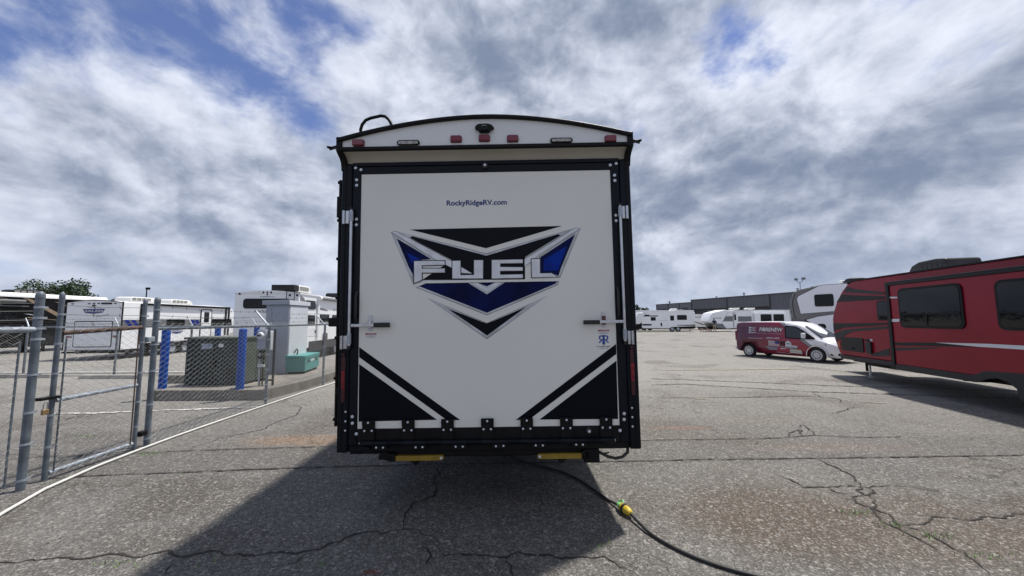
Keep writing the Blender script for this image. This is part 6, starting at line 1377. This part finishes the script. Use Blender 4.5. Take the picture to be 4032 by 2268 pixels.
lettering('Experts in Leather, Plastic & Vinyl Restoration', VP, -1.05, 0.16, 1.24, 1.275, 0.008, SILVER, van); lettering('479-871-4945', VP, -0.60, 0.02, 1.00, 1.065, 0.03, FBB, van, bold=0.02); lettering('fibrenew.com/fortsmith', VP, -1.50, -0.78, 0.98, 1.02, 0.02, FBB, van, bold=0.01)
# print: flag, house, car and sofa
pr = lambda pts, m, k2=0, nm_='print': MB().prism(lambda a, z, o: (0.914 + o, a, z), pts, 0.006 + 0.002 * k2, 0.0072 + 0.002 * k2).build(nm_, m, van, smooth=False)
STEEL = mat('print_steel', (0.18, 0.21, 0.26), 0.4); CREAM = mat('print_cream', (0.50, 0.50, 0.42), 0.5); PRED = mat('print_red', (0.30, 0.02, 0.05), 0.4); PGREY = mat('print_grey', (0.16, 0.17, 0.16), 0.5, var=0.5, vscale=14)
pr([(-0.72, 0.62), (0.05, 0.56), (0.05, 0.46), (-0.45, 0.44)], STEEL)
for i in range(6): pr([(-0.52, 0.90 - i * .045), (0.0, 0.88 - i * .045), (0.0, 0.862 - i * .045), (-0.52, 0.878 - i * .045)], LABELW, 1)
pr([(-0.2, 0.90), (0.0, 0.89), (0.0, 0.76), (-0.2, 0.77)], BLUETXT, 2)
pr([(0.05, 0.66), (0.75, 0.62), (0.75, 0.56), (0.05, 0.52)], PGREY, 1); pr([(0.28, 0.60), (0.28, 0.84), (0.40, 0.94), (0.54, 0.84), (0.54, 0.72), (0.80, 0.70), (0.78, 0.60)], LABELW, 2); pr([(0.30, 0.62), (0.30, 0.66), (0.75, 0.66), (0.75, 0.62)], PGREY, 3); pr([(0.33, 0.76), (0.33, 0.82), (0.50, 0.82), (0.50, 0.76)], PGREY, 3)
pr([(0.06, 0.72), (0.06, 0.86), (0.10, 0.92), (0.14, 0.86), (0.14, 0.70)], RVBLK, 2); pr([(0.18, 0.72), (0.18, 0.86), (0.22, 0.92), (0.26, 0.86), (0.26, 0.70)], RVBLK, 2)
pr([(-0.12, 0.42), (-0.10, 0.54), (0.05, 0.60), (0.40, 0.58), (0.52, 0.46), (0.48, 0.38), (-0.05, 0.38)], PRED, 4); pr([(0.02, 0.52), (0.10, 0.57), (0.30, 0.56), (0.28, 0.52)], SILVER, 5); pr([(0.46, 0.36), (0.48, 0.54), (0.94, 0.52), (0.98, 0.46), (1.0, 0.34)], CREAM, 5); pr([(0.47, 0.43), (0.47, 0.445), (0.99, 0.425), (0.99, 0.41)], PGREY, 6); pr([(-0.14, 0.36), (0.5, 0.33), (0.5, 0.32), (-0.14, 0.345)], SILVER, 4)

# ------------------------------------------------------------------ workshop building
def wall_frame(p, q): return p, q
az_ = math.degrees(math.atan2(40.7 - 47.2, 84 - 56))
bl = thing('workshop_building', 'dark grey metal workshop building with pale-edged flat roof behind the distant trailers', 'building', (47.2, 56, 0), az=az_)
PLb = lambda a, z, o: (-o, a, z); Lb = 28.75
MB().box(0.0, 22, 0.0, Lb, 3.85, 5.85).build('upper_wall', BLDG, bl); MB().box(0.6, 22, 0.0, Lb, 0.0, 3.849).build('lower_wall', BLDGD, bl)
MB().box(-0.02, 0.62, 0.0, 9.0, 0.0, 3.848).build('full_wall', BLDG, bl)
for i in range(64):
    y = 0.22 + i * 0.447
    if y < Lb - .1: MB().box(-0.05, -0.0205 if y < 9 else -0.001, y, y + 0.05, 0.02 if y < 9 else 3.86, 5.84).build('siding_rib', BLDG, bl)
MB().box(-0.12, 22.1, -0.1, Lb + 0.05, 5.851, 6.0).build('roof_edge', BLDGD, bl); MB().box(-0.13, 22.1, -0.1, Lb + 0.05, 6.001, 6.05).build('roof_sheet', SILVER, bl)
for y in (9.0, 18.5, 28.6): MB().box(-0.09, -0.052, y - 0.12, y + 0.12, 3.3, 5.85).build('pilaster', BLDGD, bl)
for (y0, y1, z1) in ((19.5, 21.2, 3.5), (21.6, 23.0, 3.5), (23.3, 24.5, 3.5), (10.0, 13.5, 3.3), (14.3, 17.8, 3.3)): MB().box(0.54, 0.599, y0, y1, 0.05, z1).build('bay_door', BLDGL if y0 > 19 and y0 < 24 else BLDGD, bl)
for (x, y, h) in ((2, 16.3, .55), (3, 24.5, .35), (1.6, 5.2, 0.5), (1.5, 2.6, .6)):
    o = MB().lathe([(0.12, 0), (0.12, h), (0.24, h), (0.24, h + 0.12), (0.05, h + 0.2)], (x, y, 6.05), (0, 0, 1), 12).build('roof_vent', GALV, bl)
MB().tube([(1.2, 4.4, 6.05), (1.2, 4.4, 7.6)], 0.05, 8).build('lamp_pole', GALV, bl); MB().tube([(1.2, 3.9, 8.1), (1.2, 4.0, 7.7), (1.2, 4.4, 7.6), (1.2, 4.8, 7.7), (1.2, 4.9, 8.1)], 0.045, 8).build('lamp_bracket', GALV, bl)
for y, d in ((3.6, 0.55), (4.9, 0.4)): MB().box(1.0, 1.3, y - 0.15, y + d * .7, 7.95, 8.35).build('floodlight', GALV, bl, bevel=0.06)
bl2 = thing('workshop_annex', 'lower grey metal end bay of the workshop at its left end', 'building', (40.65, 84.1, 0), az=az_)
MB().box(0.0, 18, 0.0, 13.0, 3.4, 5.35).build('upper_wall', BLDG, bl2); MB().box(0.02, 18, 0.0, 13.0, 0.0, 3.399).build('lower_wall', BLDG, bl2)
MB().box(-0.1, 18.1, 0.0, 13.1, 5.351, 5.5).build('roof_edge', BLDGD, bl2)
for y in (4.0, 8.2, 12.9): MB().box(-0.07, -0.001, y - 0.12, y + 0.1, 0, 5.35).build('pilaster', BLDGD, bl2)
for (y0, y1) in ((0.9, 3.4), (4.8, 7.4), (8.8, 12.0)): MB().box(-0.02, -0.001, y0, y1, 0.0, 4.3).build('bay_door', BLDGD, bl2)
MB().lathe([(0.12, 0), (0.12, .4), (0.26, .4), (0.26, .6), (0.05, .7)], (1.5, 9.6, 5.5), (0, 0, 1), 12).build('roof_vent', GALV, bl2)


# ------------------------------------------------------------------ trees and pole
def tree(x, y, h, rw, label, n=2600, seed=1, group='trees beyond the lot'):
    rng = random.Random(seed); t = thing('tree', label, 'tree', (x, y, 0), group=group)
    tr_ = MB().tube([(0, 0, -.1), (0.1, 0, h * 0.3), (0.0, 0.1, h * 0.6), (0.1, 0, h * 0.85)], [0.3, 0.24, 0.15, 0.05], 8)
    lobes = []
    for i in range(13):
        a = rng.uniform(0, 6.28); rr = rng.uniform(0.15, 0.8) * rw; z = h * rng.uniform(0.48, 0.88); lobes.append((Vector((rr * math.cos(a), rr * math.sin(a), z)), rng.uniform(0.22, 0.40) * rw))
        tr_.tube([(0.05, 0.05, h * 0.4), (lobes[-1][0].x * .5, lobes[-1][0].y * .5, (h * .4 + z) / 2), tuple(lobes[-1][0])], [0.1, 0.07, 0.02], 5)
    tr_.build('trunk', BARK, t)
    lf = MB()
    for i in range(n):
        c, r = rng.choice(lobes); d = Vector((rng.gauss(0, 1), rng.gauss(0, 1), rng.gauss(0, 0.8))).normalized() * r * rng.uniform(0.55, 1.12); p = c + d
        s = rng.uniform(0.10, 0.24); e1 = Vector((rng.gauss(0, 1), rng.gauss(0, 1), rng.gauss(0, .6))).normalized(); e2 = e1.cross(Vector((rng.gauss(0, 1), rng.gauss(0, 1), rng.gauss(0, 1)))).normalized()
        lf.add([p - e1 * s, p + e2 * s * .6, p + e1 * s, p - e2 * s * .6], [(0, 1, 2, 3)])
    lf.build('crown', LEAF, t, smooth=False)
    return t


tree(-66.3, 55, 7.9, 4.4, 'broad green tree above the black trailer at far left', 5000, 3)
tree(-77.8, 75, 6.6, 2.6, 'small tree top peeking over the white trailer roof at left', 1600, 5)
tree(33.2, 100, 5.9, 1.9, 'small tree left of the workshop, hard by the toy hauler edge', 1500, 8)
tree(36.1, 103, 5.3, 1.7, 'small rounded tree just left of the workshop', 1500, 11)
lp = thing('light_pole', 'thin lamp pole rising behind the white trailer roof at left', 'light pole', (-56.5, 57, 0))
MB().tube([(0, 0, 0), (0, 0, 6.6)], [0.11, 0.07], 8).build('pole', BLACKM, lp); MB().box(-0.1, 0.45, -0.15, 0.15, 6.55, 6.9).build('lamp_head', BLACKM, lp, bevel=0.05)

# a far-off wood closing the view beyond the lot
rng = random.Random(21); wd2 = MB()
for i in range(9000):
    x_ = rng.uniform(-520, 520); y_ = 300 + rng.uniform(0, 30) - abs(x_) * 0.15
    h_ = 3.2 + 1.6 * math.sin(x_ * 0.05) * math.sin(x_ * 0.021 + 1) + rng.uniform(-0.4, 0.8); p_ = Vector((x_, y_, h_ * rng.random() ** 0.6 + 0.2)); s_ = rng.uniform(0.5, 1.3)
    e1 = Vector((rng.gauss(0, 1), rng.gauss(0, .5), rng.gauss(0, .7))).normalized(); e2 = e1.cross(Vector((rng.gauss(0, 1), rng.gauss(0, 1), rng.gauss(0, 1)))).normalized()
    wd2.add([p_ - e1 * s_, p_ + e2 * s_ * .7, p_ + e1 * s_, p_ - e2 * s_ * .7], [(0, 1, 2, 3)])
tag(wd2.build('distant_wood', LEAF, smooth=False), 'low dark line of distant woodland beyond the lot', 'woodland', kind='stuff')
